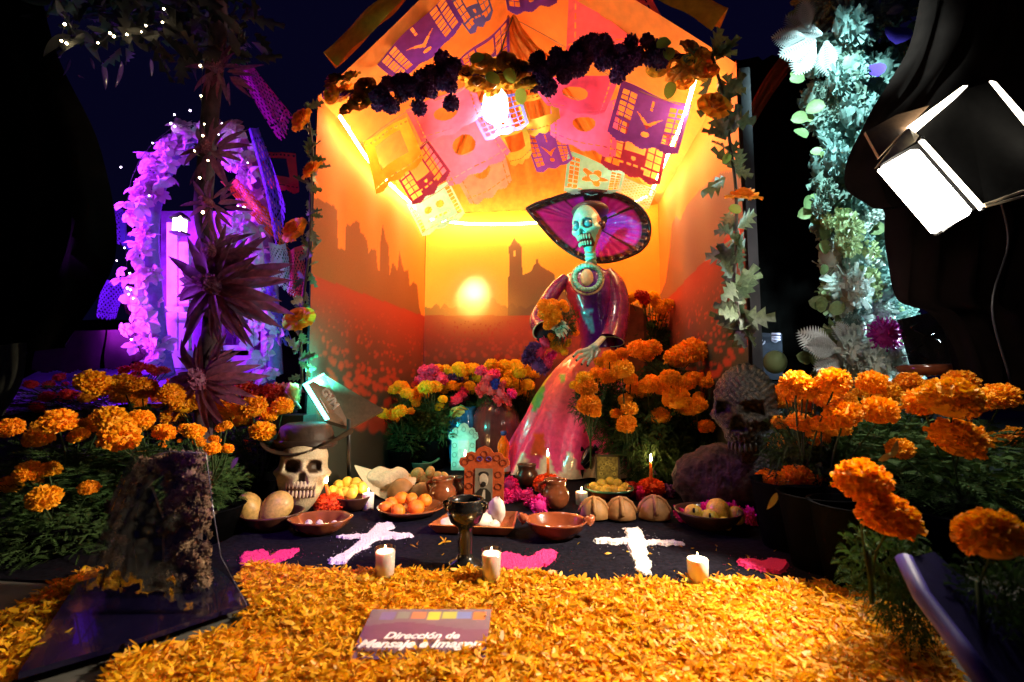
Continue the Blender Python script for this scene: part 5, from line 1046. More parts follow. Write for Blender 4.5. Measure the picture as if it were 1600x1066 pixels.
for i in range(49):
    a = 2*math.pi*i/48
    for j in range(9):
        s_ = .5+.5*j/8; dz = .075*s_**3*abs(math.cos(a))**2*(1.2 if math.cos(a) > 0 else .8); V.append(PQ(472, 698, q)+np.array((.25*s_*math.cos(a), .05+.20*s_*math.sin(a), .0+dz-.03*s_*(math.sin(a) < 0)*abs(math.sin(a)))))
V = np.array(V); mb = MB(); mb.add(V, gridf(49, 9)); mb.add(V+np.array((0, 0, .006)), gridf(49, 9)); part(t, mb, 'brim', m_hat)
part(t, MB().add(*lathe([(.155, -.01), (.16, .02), (.145, .06), (.135, .10), (.10, .12), (.03, .105), (0, .10)], 30, PQ(470, 697, q)+np.array((0, .05, 0)), 1, .9)), 'crown', m_hat)
part(t, MB().add(*lathe([(.166, .0), (.168, .035), (.162, .035)], 30, PQ(470, 697, q)+np.array((0, .05, 0)), 1, .9)), 'hat_band', mat('darker_leather', (.025, .012, .008), .5))
def paint_d(x, y, z, front):
    n = np.abs(np.sin(x*23+np.sin(z*19)*1.5))*np.abs(np.cos(z*21+np.sin(x*17)*1.5)); return np.array((.010, .008, .006))+np.array((.085, .055, .03))*(n**2)[..., None]
c, u = FL(1150, 800); q = 2.52; t = thing('carved_skull', 'large dark skull carved with swirling ornaments, mouth open, resting on the rock', 'skull', tuple(PQ(1155, 700, q)))
p = PQ(1165, 635, q); s = .222; rr = (math.radians(6), 0, math.radians(-30)); skull('skull_bone', t, p, (s*.92, s, s*.95), rr, mat('carved_metal', (1, 1, 1), .38, metal=.35, attr=True, scale=30, vary=.5, bump=.9), 5, paint_d, 1., jaw=1.15, eye=.32)
teeth(t, p+np.array((0, 0, .0)), s*.95, rr, mat('dark_tooth', (.05, .04, .03), .45, scale=30, vary=.4), 7, ((-.60, .20), (-.86, .20)), .66)
c, u = FL(1130, 800); q = 2.62; v, f = ball(PQ(1140, 752, q), (.29, .14, .19), 40, 26); nz = (.07*np.sin(v[:, 0]*23)*np.sin(v[:, 2]*27+1)+.05*np.abs(np.sin(v[:, 0]*39+v[:, 1]*43)*np.sin(v[:, 2]*47+v[:, 0]*20))+rng.normal(0, .012, len(v))); cc = PQ(1140, 752, q); v = cc+(v-cc)*(1+nz)[:, None]; v[:, 2] = np.maximum(v[:, 2], .0)
tag(MB().add(v, f).build('rock', mat('purple_grey_rock', (.05, .022, .028), .8, scale=22, vary=.7, bump=2.5)), 'rough purplish rock carrying the carved skull', 'rock')
# ---------------------------------------------------------------- sign under the petals
def text(s, size, m, parent, M, name='lettering', shear=.25, off=.0, align='CENTER', ext=.0008, smooth=False):
    cu = bpy.data.curves.new('txt', 'FONT'); cu.body = s; cu.size = size; cu.shear = shear; cu.align_x = align; cu.extrude = ext; cu.offset = off; cu.resolution_u = 3
    o = bpy.data.objects.new('txt', cu); COL.objects.link(o); bpy.context.view_layer.update(); dg = bpy.context.evaluated_depsgraph_get()
    me = bpy.data.meshes.new_from_object(o.evaluated_get(dg)); bpy.data.objects.remove(o); me.transform(M); me.materials.append(m)
    r_ = bpy.data.objects.new(name, me); COL.objects.link(r_); r_.parent = parent; r_.location = -Vector(parent.location) if parent else (0, 0, 0); return r_
zs = .035; A_ = [PZ(545, 1030, zs-.006), PZ(758, 1030, zs-.006), PZ(768, 952, zs+.008), PZ(582, 952, zs+.008)]; sg = thing('printed_sign', 'purple printed sign half buried in the petal carpet with white lettering', 'sign', tuple(A_[0]))
U, Vv = np.meshgrid(np.linspace(0, 1, 60), np.linspace(0, 1, 40), indexing='ij'); P = (A_[0]*(1-U)[..., None]+A_[1]*U[..., None])*(1-Vv)[..., None]+(A_[3]*(1-U)[..., None]+A_[2]*U[..., None])*Vv[..., None]
c = lerp((.07, .025, .13), (.12, .09, .15), Vv); mt = (Vv < .62+.08*np.sin(U*5)) & (Vv > .30); c = np.where(mt[..., None], np.array((.09, .02, .11)), c)
for k, cc in enumerate([(.10, .08, .30), (.14, .18, .20), (.45, .14, .08), (.55, .45, .05), (.35, .38, .08), (.10, .16, .45), (.45, .12, .03)]):
    c = np.where(((Vv > .76+.05*((k*7)%3)/3) & (Vv < .93) & (U > .1+.125*k) & (U < .1+.125*k+.112))[..., None], np.array(cc), c)
mb = MB(); mb.add(P.reshape(-1, 3), gridf(60, 40), c.reshape(-1, 3)); part(sg, mb, 'sign_board', mat('printed_vinyl', (1, 1, 1), .35, attr=True, vary=.08, bump=.05))
def signM(px, py):
    p = PZ(px, py, zs+.009); ex = (A_[1]-A_[0]); ex /= np.linalg.norm(ex); ez = np.array((0, -.12, 1.)); ey = np.cross(ez, ex); ey /= np.linalg.norm(ey)
    M = Matrix.Identity(4); 
    for i in range(3): M[i][0], M[i][1], M[i][2], M[i][3] = ex[i], ey[i], ez[i], p[i]
    return M
m_wtxt = mat('white_ink', (.75, .68, .78), .5)
text('Dirección de', .037, m_wtxt, sg, signM(657, 998), off=.0009, shear=.35); text('Mensaje e Imagen', .043, m_wtxt, sg, signM(653, 1012), off=.0012, shear=.35)
# ================================================================ cyan lamp panel at the left
m_blk = mat('black_plastic', (.018, .017, .017), .45, scale=40, vary=.2, bump=.1); m_brn = mat('lamp_brown_face', (.11, .06, .035), .55, scale=50, vary=.2)
def obar(t, a, b_, w, m, name): part(t, MB().add(*tube([a, b_], w, 4)), name, m, False)
cy = thing('lamp_panel', 'lamp panel glowing cyan toward the left printed wall, its back lettered in white', 'lamp', tuple(PY(500, 665, 2.62)))
q4 = [PY(475, 599, 2.60), PY(536, 602, 2.78), PY(572, 660, 2.80), PY(512, 660, 2.60)]
part(cy, MB().add(*poly_world([PY(477, 603, 2.6), PY(507, 586, 2.72), PY(600, 640, 2.82), PY(548, 668, 2.74), PY(512, 657, 2.6)], .03)), 'panel_body', m_brn, False)
m_cy = emit_mat('cyan_glow', (.10, .9, .72), 4.5)
part(cy, MB().add(*poly_world([PY(474, 600, 2.62), PY(506, 583, 2.74), PY(508, 587, 2.74), PY(479, 605, 2.62)], .012)), 'glowing_edge', m_cy, False)
part(cy, MB().add(*poly_world([PY(475, 604, 2.58), PY(480, 601, 2.58), PY(513, 655, 2.58), PY(508, 657, 2.58)], .012)), 'glowing_edge', m_cy, False)
part(cy, MB().add(*poly_world([PY(477, 600, 2.70), PY(505, 584, 2.84), PY(545, 640, 2.9), PY(512, 655, 2.74)], .01)), 'light_face', emit_mat('cyan_face', (.08, .9, .72), 7), False)
for k, ch_ in enumerate('GVM'):
    pass
ex = PY(520, 633, 2.56)-PY(501, 607, 2.56); ex /= np.linalg.norm(ex); ez = np.cross(ex, PY(514, 600, 2.56)-PY(500, 610, 2.56)); ez /= np.linalg.norm(ez)
if ez[1] > 0: ez = -ez
ey = np.cross(ez, ex); M = Matrix.Identity(4); p = PY(501, 612, 2.575)
for i in range(3): M[i][0], M[i][1], M[i][2], M[i][3] = ex[i], ey[i], ez[i], p[i]
text('GVM', .062, mat('bright_ink', (.95, .9, .85), .5), cy, M, shear=0, off=.0022, align='LEFT')
part(cy, MB().add(*tube([PY(500, 622, 2.56), PY(513, 645, 2.56)], .0015, 4)), 'underline', MATS['white_ink'])
part(cy, MB().add(*tube([PY(545, 655, 2.68), PY(545, 720, 2.68), PZ(545, 760)], .012, 8)), 'stand', m_blk)
def area(name, loc, target, size, energy, col, par=None, sp=None):
    ld = bpy.data.lights.new(name, 'AREA' if not sp else 'SPOT'); ld.energy = energy; ld.color = col
    if sp: ld.spot_size = math.radians(sp[0]); ld.spot_blend = sp[1]; ld.shadow_soft_size = size
    else: ld.shape = 'RECTANGLE'; ld.size, ld.size_y = size
    o = bpy.data.objects.new(name, ld); COL.objects.link(o); o.location = tuple(loc); o.rotation_euler = (Vector(target)-Vector(loc)).to_track_quat('-Z', 'Y').to_euler()
    if par: o.parent = par; o.location = Vector(loc)-Vector(par.location)
    return o
area('cyan_lamp_light', PY(522, 606, 2.86), PY(700, 640, 4.0)+np.array((.1, 0, .1)), (.16, .12), 1.3, (.05, .95, .75), cy)
area('cyan_lamp_light', PY(522, 606, 2.86), PY(712, 700, 3.9), .04, 34, (.05, .95, .75), cy, (17, .6))
area('cyan_lamp_light', PY(488, 598, 2.66), PX(488, 560, -1.52)+np.array((0, .2, .1)), (.12, .04), 10, (.05, .95, .75), cy)
area('cyan_lamp_light', PY(528, 600, 2.80), K(914, 365, -.2), .04, 190, (.05, .95, .78), cy, (17, .6))
# ---------------------------------------------------------------- white lamp panel at the upper right, with flaps
wp = thing('lamp_panel', 'white lit lamp panel with open barn door flaps hanging at the upper right', 'lamp', tuple(PY(1455, 290, 2.0)))
m_face = emit_mat('white_panel_face', (1, .93, .80), PANEL); m_face2 = emit_mat('panel_edge_glow', (1, .90, .72), 5)
def wq(pts, m, nm, th=.008): part(wp, MB().add(*poly_world([PY(x, y, Y) for x, y, Y in pts], th)), nm, m, False)
wq([(1375, 262, 2.0), (1424, 234, 2.05), (1436, 234, 2.06), (1518, 328, 2.02), (1514, 336, 2.0), (1464, 363, 1.93), (1458, 363, 1.93), (1374, 266, 2.0)], m_face, 'light_face')
wq([(1370, 260, 2.09), (1436, 225, 2.17), (1526, 325, 2.11), (1466, 367, 2.02)], m_blk, 'panel_frame', -.02)
wq([(1369, 262, 1.97), (1420, 199, 2.05), (1436, 212, 2.06), (1430, 222, 2.02)], mat('lit_flap', (.75, .62, .42), .5), 'barn_door')
wq([(1418, 198, 2.05), (1505, 134, 2.15), (1512, 134, 2.15), (1496, 150, 2.15), (1432, 205, 2.05)], m_face2, 'glowing_edge')
wq([(1437, 220, 2.00), (1445, 219, 2.00), (1538, 322, 1.98), (1533, 328, 1.98)], m_face2, 'glowing_edge')
wq([(1434, 205, 2.14), (1506, 140, 2.22), (1548, 128, 2.22), (1640, 240, 2.16), (1640, 285, 2.13), (1540, 324, 2.12), (1444, 216, 2.13)], mat('matte_black', (.008, .008, .008), .9, ior=1.1), 'rear_flap')
wq([(1352, 206, 2.04), (1400, 180, 2.12), (1452, 165, 2.18), (1419, 198, 2.08), (1374, 246, 2.0)], mat('brown_flap', (.22, .13, .07), .6, scale=40), 'barn_door', .01)
for kx, ky in ((1374, 262), (1462, 366), (1441, 216), (1536, 326)): part(wp, MB().add(*ball(PY(kx, ky, 1.96), .007, 8, 6)), 'screw', mat('dull_steel', (.05, .05, .05), .4, metal=.7))
part(wp, MB().add(*tube(spline([PY(1560, 300, 2.2), PY(1575, 380, 2.25), PY(1550, 480, 2.2), PY(1580, 600, 2.2)], 6), .004, 6)), 'power_cable', m_blk)
wq([(1548, 126, 2.1), (1556, 128, 2.1), (1640, 222, 2.1), (1640, 240, 2.1)], m_face2, 'light_strip')
for a in ((1538, 320, 1640, 284), (1540, 323, 1640, 296)): part(wp, MB().add(*tube([PY(a[0], a[1], 1.98), PY(a[2], a[3], 2.0)], .005, 6)), 'bracket', mat('pale_metal', (.6, .5, .35), .3, metal=.8))
part(wp, MB().add(*tube([PY(1640, 250, 2.2), PY(1690, 560, 2.2), PZ(1690, 850)], .02, 8)), 'stand', m_blk)
area('panel_light', PY(1436, 290, 1.94), PZ(1330, 700, .5), (.28, .16), 6, (1, .93, .8), wp)
area('panel_light', PY(1420, 275, 2.10), PY(950, 420, 3.8), .05, 9, (1, .97, .92), wp, (40, .7))
area('panel_light', PY(1420, 300, 2.05), K(900, 640, -.3), .05, 95, (1, .93, .92), wp, (24, .8))
area('panel_light', PY(1420, 330, 1.9), PZ(660, 930), .05, 195, (1, .84, .58), wp, (76, .7))

# ---------------------------------------------------------------- pale flower column, right
fc = thing('flower_column', 'tall column of pale teal and white artificial flowers with silver ferns', 'flower column', tuple(PZ(1345, 790)))
FY = 3.1
m_pf = [mat('teal_flower', (.22, .36, .34), .6, bump=0, rnd=.25, transl=.15), mat('white_flower', (.62, .70, .66), .6, bump=0, rnd=.15, transl=.15), mat('pale_green_flower', (.42, .52, .26), .6, bump=0, rnd=.2, transl=.15), mat('grey_green_flower', (.16, .24, .20), .6, bump=0, rnd=.25)]
PF = [bloom_mesh('column_flower', m, 110, 70+k, width=.30, flat=.7, length=1.05, jit=.16) for k, m in enumerate(m_pf)]+[bloom_mesh('column_flower', m_pf[k], 46, 80+k, width=.6, flat=.6, jit=.1) for k in (0, 1, 3)]
def colx(y): return np.interp(y, [-60, 0, 60, 120, 200, 300, 400, 500, 590], [1345, 1340, 1335, 1328, 1320, 1316, 1345, 1350, 1345]), np.interp(y, [-60, 100, 200, 240, 300, 360, 480, 590], [95, 80, 62, 42, 38, 50, 55, 78])
for k in range(270):
    y = -60+660*((k+random.random())/270); cx, hw = colx(y); x = cx+random.uniform(-1, 1)*hw; ti = random.choice([0, 0, 3, 4, 4, 6, 0, 3]) if y < 330 else random.choice([0, 1, 1, 4, 5, 2, 0])
    into(fc, 'flower', PF[ti], PY(x, y, FY+random.uniform(-.09, .09)+.10*abs(x-cx)/hw), (1.3+random.uniform(-.6, .6), random.uniform(-.5, .5), random.uniform(0, 6)), random.uniform(.055, .10))
for x, y, r, m in [(1322, 355, .10, 2), (1320, 378, .09, 2), (1335, 450, .11, 1), (1290, 300, .08, 3), (1280, 325, .07, 3), (1305, 250, .10, 0), (1290, 345, .05, 2), (1310, 130, .09, 0), (1330, 180, .11, 4), (1325, 40, .13, 0), (1352, 230, .10, 4), (1330, 550, .12, 1), (1400, 560, .09, 1), (1365, 570, .12, 1)]: into(fc, 'flower', PF[m], PY(x, y, FY-.13), (1.4, 0, 1), r)
into(fc, 'magenta_flower', bloom_mesh('magenta_flower', mat('magenta_petal', (.55, .02, .42), .55, bump=0), 170, 90, width=.16, flat=.7, jit=.2), PY(1384, 523, FY-.16), (1.4, 0, 0), .085)
m_eu = mat('eucalyptus_leaf', (.20, .30, .12), .5, rnd=.3, scale=6, transl=.2); EU = leafmesh('eucalyptus_leaf', m_eu, 'round', 1, .42, .15)
for k in range(38):
    y = random.uniform(10, 580); cx, hw = colx(y); s = random.choice((-1, -1, 1)); into(fc, 'round_leaf', EU, PY(cx+s*hw*random.uniform(.75, 1.25), y, FY-.06), (1.5+random.uniform(-.4, .4), random.uniform(0, 6.28), random.uniform(-.4, .4)), random.uniform(.06, .11))
m_fern = mat('silver_fern', (.55, .60, .62), .35, metal=.3, scale=30); fb = MB()
for k in range(15):
    t_ = k/14; w = .42*math.sin(math.pi*(t_*.85+.1)); 
    for s in (-1, 1): fb.add([(0, t_, 0), (0, t_+.045, 0), (s*w, t_+.10+w*.25, .04), (s*w*.5, t_+.0+w*.1, .03)], [(0, 1, 2, 3)])
fb.add([(-.012, 0, 0), (.012, 0, 0), (0, 1.05, 0)], [(0, 1, 2)]); fern = fb.mesh('silver_fern', m_fern, False)
for x, y, a, L in [(1285, 55, 1.2, .22), (1275, 62, 1.9, .28), (1272, 66, 2.6, .26), (1290, 64, 3.3, .26), (1268, 50, .7, .26), (1262, 45, .2, .22), (1300, 50, -.9, .2), (1258, 58, 1.4, .24),
                   (1310, 545, 1.5, .27), (1305, 548, 1.0, .28), (1320, 560, 1.9, .24), (1312, 555, 2.5, .22), (1325, 540, .5, .2), (1385, 22, -1.3, .12)]:
    ob('fern_leaf', fern, fc, tuple(PY(x, y, FY-.12)), (math.pi/2+random.uniform(-.3, .3), -a, 0), L*.72)
for x, y, r in [(1400, 50, .10), (1372, 100, .07)]: into(fc, 'violet_cloth', leafmesh('violet_cloth', mat('violet_satin', (.10, .05, .55), .4), 'round', 1, .55, .2), PY(x, y+20, FY-.11), (1.5, random.uniform(-.5, .9), 0), r*1.4)
part(fc, MB().add(*box(PY(1352, 300, FY+.15)*np.array((1, 1, 0))+np.array((0, 0, 1.6)), (.20, .12, 3.2))), 'core_post', mat('column_core', (.05, .07, .065), .7), False)
tag(MB().add(*box(PZ(1350, 760, 0)*np.array((1, 1, 0))+np.array((.12, .35, .36)), (1.0, .5, .72))).build('side_table', mat('dark_tablecloth', (.02, .02, .025), .8), smooth=False), 'dark covered table under the pale flower column', 'table')
# glittering cloth beside the column
t = drape_px('glitter_cloth', 2.9, [(1402, 500), (1408, 520), (1425, 585)], [(1455, 488), (1480, 520), (1512, 590)], mat('silver_glitter', (.045, .06, .07), .5, metal=.2, scale=220, vary=.9, bump=1.), None, .003, 2)
tag(t, 'silver glitter cloth with cut slits right of the magenta flower', 'cloth')
for i, (x, y, a) in enumerate([(1432, 508, .4), (1438, 520, -.5), (1450, 525, .5), (1460, 530, -.5), (1432, 545, .6), (1445, 560, -.6)]):
    o = MB().add(*tube([PY(x-9, y+9*a, 2.875), PY(x+9, y-9*a, 2.875)], .006, 5)).build('cloth_slit', MATS['black_trim']); o.parent = t
c, u = FL(1420, 600); tag(MB().add(*lathe([(0, .0), (.12, .01), (.14, .05), (.11, .06), (0, .055)], 24, PY(1450, 588, 2.75))).build('clay_plate', m_clay), 'brown clay plate below the glitter cloth', 'plate')
# ---------------------------------------------------------------- dark drapes of the neighbours and backdrop
m_bd = mat('black_velvet', (.006, .005, .005), .95, ior=1.08, scale=6, vary=.4); m_bd2 = mat('dim_brown_cloth', (.007, .004, .0035), .95, ior=1.08, scale=6, vary=.4)
def drape(nm, label, Y, L, Rr, m, n=6, rip=.04): o = drape_px(nm, Y, L, Rr, m, None, rip, n); tag(o, label, 'drape'); return o
drape('black_drape', 'black drape covering the right edge of the photo behind the white lamp', 2.45, [(1455, -60), (1430, 60), (1392, 128), (1345, 190), (1322, 250), (1326, 300), (1356, 326), (1394, 330), (1396, 400), (1397, 468), (1440, 488), (1478, 540), (1510, 620)], [(1800, -60), (1800, 60), (1800, 128), (1800, 190), (1800, 250), (1800, 300), (1800, 326), (1800, 340), (1800, 400), (1800, 480), (1800, 520), (1800, 600), (1800, 700)], m_bd2, 9)
drape('black_drape', 'black drape hanging down the whole left edge of the photo', 2.3, [(-260, -80), (-260, 100), (-260, 250), (-260, 400), (-260, 620)], [(62, -80), (88, 90), (148, 230), (165, 400), (100, 540), (48, 620)], m_bd, 8)
drape('grey_cloth', 'dull grey green cloth at the left edge above the marigolds', 2.1, [(-60, 545), (-60, 600), (-60, 660)], [(46, 535), (34, 600), (2, 650)], mat('grey_green_cloth', (.07, .07, .055), .9), 2, .01)
drape('backdrop_cloth', 'black backdrop behind the space between the booth and the pale flower column', 5.2, [(1110, 100), (1115, 300), (1120, 640)], [(1420, 60), (1420, 300), (1420, 640)], m_bd, 12)
drape('rust_banner', 'dim rust coloured cloth slanting down right of the booth', 3.6, [(1222, 84), (1190, 130), (1162, 190)], [(1245, 96), (1205, 150), (1176, 200)], mat('rust_cloth', (.20, .045, .015), .8), 2, .01)
drape('backdrop_cloth', 'dark backdrop low behind the purple lit corner', 5.4, [(-100, 500), (-100, 560), (-100, 660)], [(520, 500), (520, 560), (520, 660)], m_bd, 14)
# small framed glitter screen and pale gourd
t = thing('decorated_panel', 'small dark panel with curly pale ornaments behind the carved skull', 'panel', tuple(PY(1195, 600, 3.6)))
part(t, MB().add(*poly_world([PY(1176, 592, 3.6), PY(1222, 594, 3.6), PY(1220, 522, 3.6), PY(1174, 520, 3.6)], .02)), 'board', mat('panel_navy', (.03, .035, .06), .4), False); mo = mat('ornament', (.35, .32, .45), .4)
for x, y, r in [(1188, 533, 7), (1210, 530, 6), (1183, 550, 6), (1188, 562, 5)]: part(t, MB().add(*tube([PY(x+r*(1-a/9)*math.cos(a), y+r*(1-a/9)*math.sin(a), 3.57) for a in np.linspace(0, 7, 20)], .005, 5)), 'ornament', mo)
for y in (522, 527, 531): part(t, MB().add(*tube([PY(1206, y, 3.57), PY(1219, y, 3.57)], .008, 5)), 'stripe', mat('lilac_stripe', (.5, .4, .6), .4))
tag(MB().add(*ball(PY(1211, 566, 3.3), (.07, .07, .075), 20, 14)).build('pale_gourd', mat('pale_gourd', (.30, .40, .18), .5, scale=8)), 'round pale green gourd in front of the ornamented panel', 'gourd')
# ---------------------------------------------------------------- purple lit corner
V1 = 3.6
aw = thing('flower_arch', 'white flower arch glowing pink and violet in the purple lit corner', 'arch', tuple(PY(320, 600, V1)))
ap = spline([PY(x, y, V1) for x, y in [(262, 590), (248, 520), (240, 440), (236, 370), (242, 310), (262, 262), (300, 226), (345, 216), (382, 240), (402, 290), (410, 350), (420, 420), (425, 500), (430, 585)]], 10)
m_orch = mat('white_orchid', (.80, .55, .75), .5, bump=0, transl=.25, rnd=.1); om = MB()
for k in range(5):
    a = k*2*math.pi/5; v, f = leaf_poly('round', 1, .38, .25, 6); c_, s_ = math.cos(a), math.sin(a); om.add(v@np.array([[c_, s_, 0], [-s_, c_, 0], [0, 0, 1]]), f)
om.add(*ball((0, 0, .1), .16, 8, 6)); OM = om.mesh('orchid', m_orch)
for k in range(230):
    p = ap[int(random.random()*(len(ap)-1))]+np.array((random.gauss(0, .06), random.uniform(-.18, -.02), random.gauss(0, .05))); into(aw, 'orchid', OM, p, (1.3+random.uniform(-.9, .7), random.uniform(-.9, .9), random.uniform(-1, 1)), random.uniform(.055, .11))
part(aw, MB().add(*tube(ap, .06, 10)), 'arch_frame', mat('arch_violet', (.25, .16, .5), .6))
ap2 = [PY(x, y, V1-.3) for x, y in [(352, 440), (352, 400), (362, 365), (378, 350), (396, 362), (402, 395), (404, 440)]]
a2 = thing('small_arch', 'small pale arch with white petals inside the big flower arch', 'arch', tuple(PY(378, 440, V1-.3))); sp = spline(ap2, 8); part(a2, MB().add(*tube(sp, .045, 10)), 'arch_frame', m_orch)
for k in range(26): into(a2, 'orchid', OM, sp[int(random.random()*(len(sp)-1))]+rng.normal(size=3)*.03+np.array((0, -.06, 0)), (1.3, random.uniform(-.9, .9), 0), random.uniform(.04, .07))
m_wf = mat('white_painted_wood', (.72, .62, .72), .6, scale=10)
t = thing('white_stand', 'tall white wooden stand behind the spiky rosettes', 'stand', tuple(PY(310, 600, 3.9)))
for (x0, x1, y0, y1) in [(266, 282, 350, 590), (285, 300, 380, 560), (330, 352, 400, 600), (412, 420, 490, 590)]: part(t, MB().add(*poly_world([PY(x0, y1, 3.9), PY(x1, y1, 3.9), PY(x1, y0, 3.9), PY(x0, y0, 3.9)], .04)), 'upright', m_wf, False)
for (x0, x1, y0, y1) in [(262, 420, 548, 575), (330, 392, 540, 556), (262, 340, 480, 488), (300, 400, 598, 625)]: part(t, MB().add(*poly_world([PY(x0, y1, 3.82), PY(x1, y1, 3.82), PY(x1, y0, 3.82), PY(x0, y0, 3.82)], .03)), 'shelf', m_wf, False)
vc = sheet('violet_curtain', (PY(246, 610, 4.15), PY(432, 610, 4.15), PY(420, 330, 4.15), PY(252, 330, 4.15)), 50, 12, mat('violet_curtain', (.34, .13, .50), .7, scale=8, vary=.4), None, .03, (4, 2)); tag(vc, 'violet lit cloth hung behind the flower arch', 'cloth')
t = thing('lantern', 'dark lantern with a pale warm light hanging inside the flower arch', 'lantern', tuple(PY(281, 350, 3.4)))
part(t, MB().add(*box(PY(281, 352, 3.4), (.07, .07, .10))), 'glass_box', emit_mat('lantern_glow', (.95, .8, .9), 1.6), False); part(t, MB().add(*lathe([(.075, .05), (.06, .07), (.02, .10), (0, .11)], 12, PY(281, 352, 3.4))), 'roof', m_blk); part(t, MB().add(*box(PY(281, 365, 3.4), (.10, .10, .015))), 'base', m_blk, False)
# table with violet cloth
tb = sheet('violet_table', (PY(-90, 655, 2.7), PY(300, 625, 2.7), PY(420, 566, 3.9), PY(60, 580, 3.9)), 40, 20, mat('violet_satin_cloth', (.22, .12, .45), .35, scale=6, vary=.4, bump=.6), None, .02, (3, 3)); tag(tb, 'low table under shiny violet cloth behind the left marigolds', 'table')
for q, Y, k, c_, l in [
 ([(155, 312), (194, 328), (190, 384), (158, 372)], 4.2, 'lace', 'violet', 'violet paper banner hanging highest at the left of the flower arch'),
 ([(192, 330), (232, 336), (230, 390), (192, 388)], 4.2, 'rect', 'blue', 'dim blue paper banner next to the flower arch'),
 ([(155, 434), (197, 440), (190, 500), (160, 498)], 4.0, 'lace', 'violet', 'bright violet paper banner with a rounded hem at the left'),
 ([(196, 440), (232, 440), (228, 492), (192, 492)], 4.1, 'rect', 'maroon', 'dark maroon paper banner behind the arch flowers'),
 ([(362, 96), (396, 104), (462, 186), (440, 224), (362, 136)], 3.0, 'lace', 'magenta', 'magenta lace paper banner slanting down to the booth corner'),
 ([(386, 200), (402, 198), (452, 330), (436, 392)], 3.3, 'lace', 'violet', 'long narrow violet lace banner beside the booth'),
 ([(346, 284), (372, 280), (440, 350), (452, 400), (420, 376)], 3.4, 'lace', 'orange', 'orange lace paper banner twisting across the flower arch'),
 ([(398, 232), (462, 240), (462, 300), (410, 288)], 3.7, 'rect', 'red', 'red paper banner tucked by the booth corner'),
 ([(380, 432), (424, 430), (456, 548), (410, 520)], 3.5, 'lace', 'violet', 'blue violet lace banner low by the booth'),
 ([(418, 378), (446, 380), (470, 470), (432, 440)], 3.4, 'lace', 'white', 'white lace paper lit pink by the booth corner'),
 ([(448, 392), (474, 380), (474, 470), (452, 460)], 3.3, 'lace', 'red', 'crimson lace paper right beside the left vine')]:
    papel(q[:4], Y, k, c_, l, group='paper banners in the purple lit corner', n=44)
for (q, lab) in (([(62, 512), (166, 516), (165, 580), (60, 582)], 'wide dull magenta cloth banner with a scalloped hem at the left'), ([(168, 516), (232, 508), (234, 560), (172, 580)], 'dark magenta cloth banner touching the flower arch')):
    papel(q, 3.5, 'rect0', 'plum', lab, group='paper banners in the purple lit corner', n=40)
mb = MB(); mb.add(*tube(spline([PY(150, 310, 4.2), PY(194, 329, 4.2), PY(236, 336, 4.2)], 6), .004, 5)); tag(mb.build('banner_string', m_string), 'string of the upper violet banners at the left', 'string')
# spiky rosette post
m_sp = mat('plum_spiky_leaf', (.26, .08, .16), .5, scale=7, vary=.4, bump=.3, rnd=.25, transl=.42); SP = [leafmesh('spiky_leaf', m_sp, 'lance', 1, .085, .15), leafmesh('spiky_leaf', m_sp, 'lance', 1, .11, .35)]
RH = bloom_mesh('rosette_heart', m_sp, 90, 95, width=.3); SY = 2.3; rp = thing('spiky_leaf_post', 'post dressed with big plum brown spiky leaf rosettes, left of the booth', 'plant post', tuple(PZ(326, 850)))
part(rp, MB().add(*tube(spline([PY(x, y, SY+.05) for x, y in [(342, -40), (340, 60), (330, 160), (322, 260), (318, 340), (336, 420), (330, 520), (318, 640), (318, 760)]], 6), .045, 10)), 'stem', mat('husk_stem', (.06, .03, .045), .8, scale=20, vary=.5, bump=.8))
for cx, cy_, R0, n in [(338, 448, .34, 76), (318, 592, .25, 40), (326, 232, .19, 24), (330, 318, .16, 18), (345, 110, .17, 26), (336, 395, .20, 14)]:
    cpt = PY(cx, cy_, SY-.04)
    for k in range(n):
        a = 2*math.pi*k/n+random.uniform(-.15, .15); r = R0*random.uniform(.55, 1.05); into(rp, 'spiky_leaf', random.choice(SP), cpt+np.array((.03*math.sin(a), random.uniform(-.04, .06), .03*math.cos(a))), (math.pi/2+random.uniform(-.35, .25), a, 0) , r)
    ob('rosette_heart', RH, rp, tuple(cpt-np.array((0, .03, 0))), R3(), R0*.22)
# dark canopy with fairy lights, top left
cn = thing('dark_foliage_canopy', 'dark hanging foliage and dried leaves at the top left with tiny warm lights', 'foliage', tuple(PY(220, 20, 2.3)))
m_dl = mat('dark_dry_leaf', (.035, .035, .035), .6, rnd=.4, scale=6, transl=.1); DL = [leafmesh('dry_leaf', m_dl, 'lance', 1, .16, .3), leafmesh('dry_leaf', m_dl, 'oak', 1, .2, .3)]
for k in range(230):
    x = random.uniform(70, 400); y = random.uniform(-50, 30 if x < 110 else 75)+(25 if x > 250 else 0); into(cn, 'dry_leaf', random.choice(DL), PY(x, y, 2.3+random.uniform(-.15, .15)), R3(), random.uniform(.08, .20))
ob('leaf_mass', feather_mesh('leaf_mass', m_dl, 260, 99, .04), cn, tuple(PY(220, 10, 2.45)), (0, 0, 0), (.50, .15, .16), kind='stuff'); ob('leaf_mass', bpy.data.meshes['leaf_mass'], cn, tuple(PY(330, 30, 2.45)), (0, 0, 2), (.2, .15, .22), kind='stuff')
m_pv = mat('clear_violet_acrylic', (.25, .12, .7), .15, scale=10, coat=1)
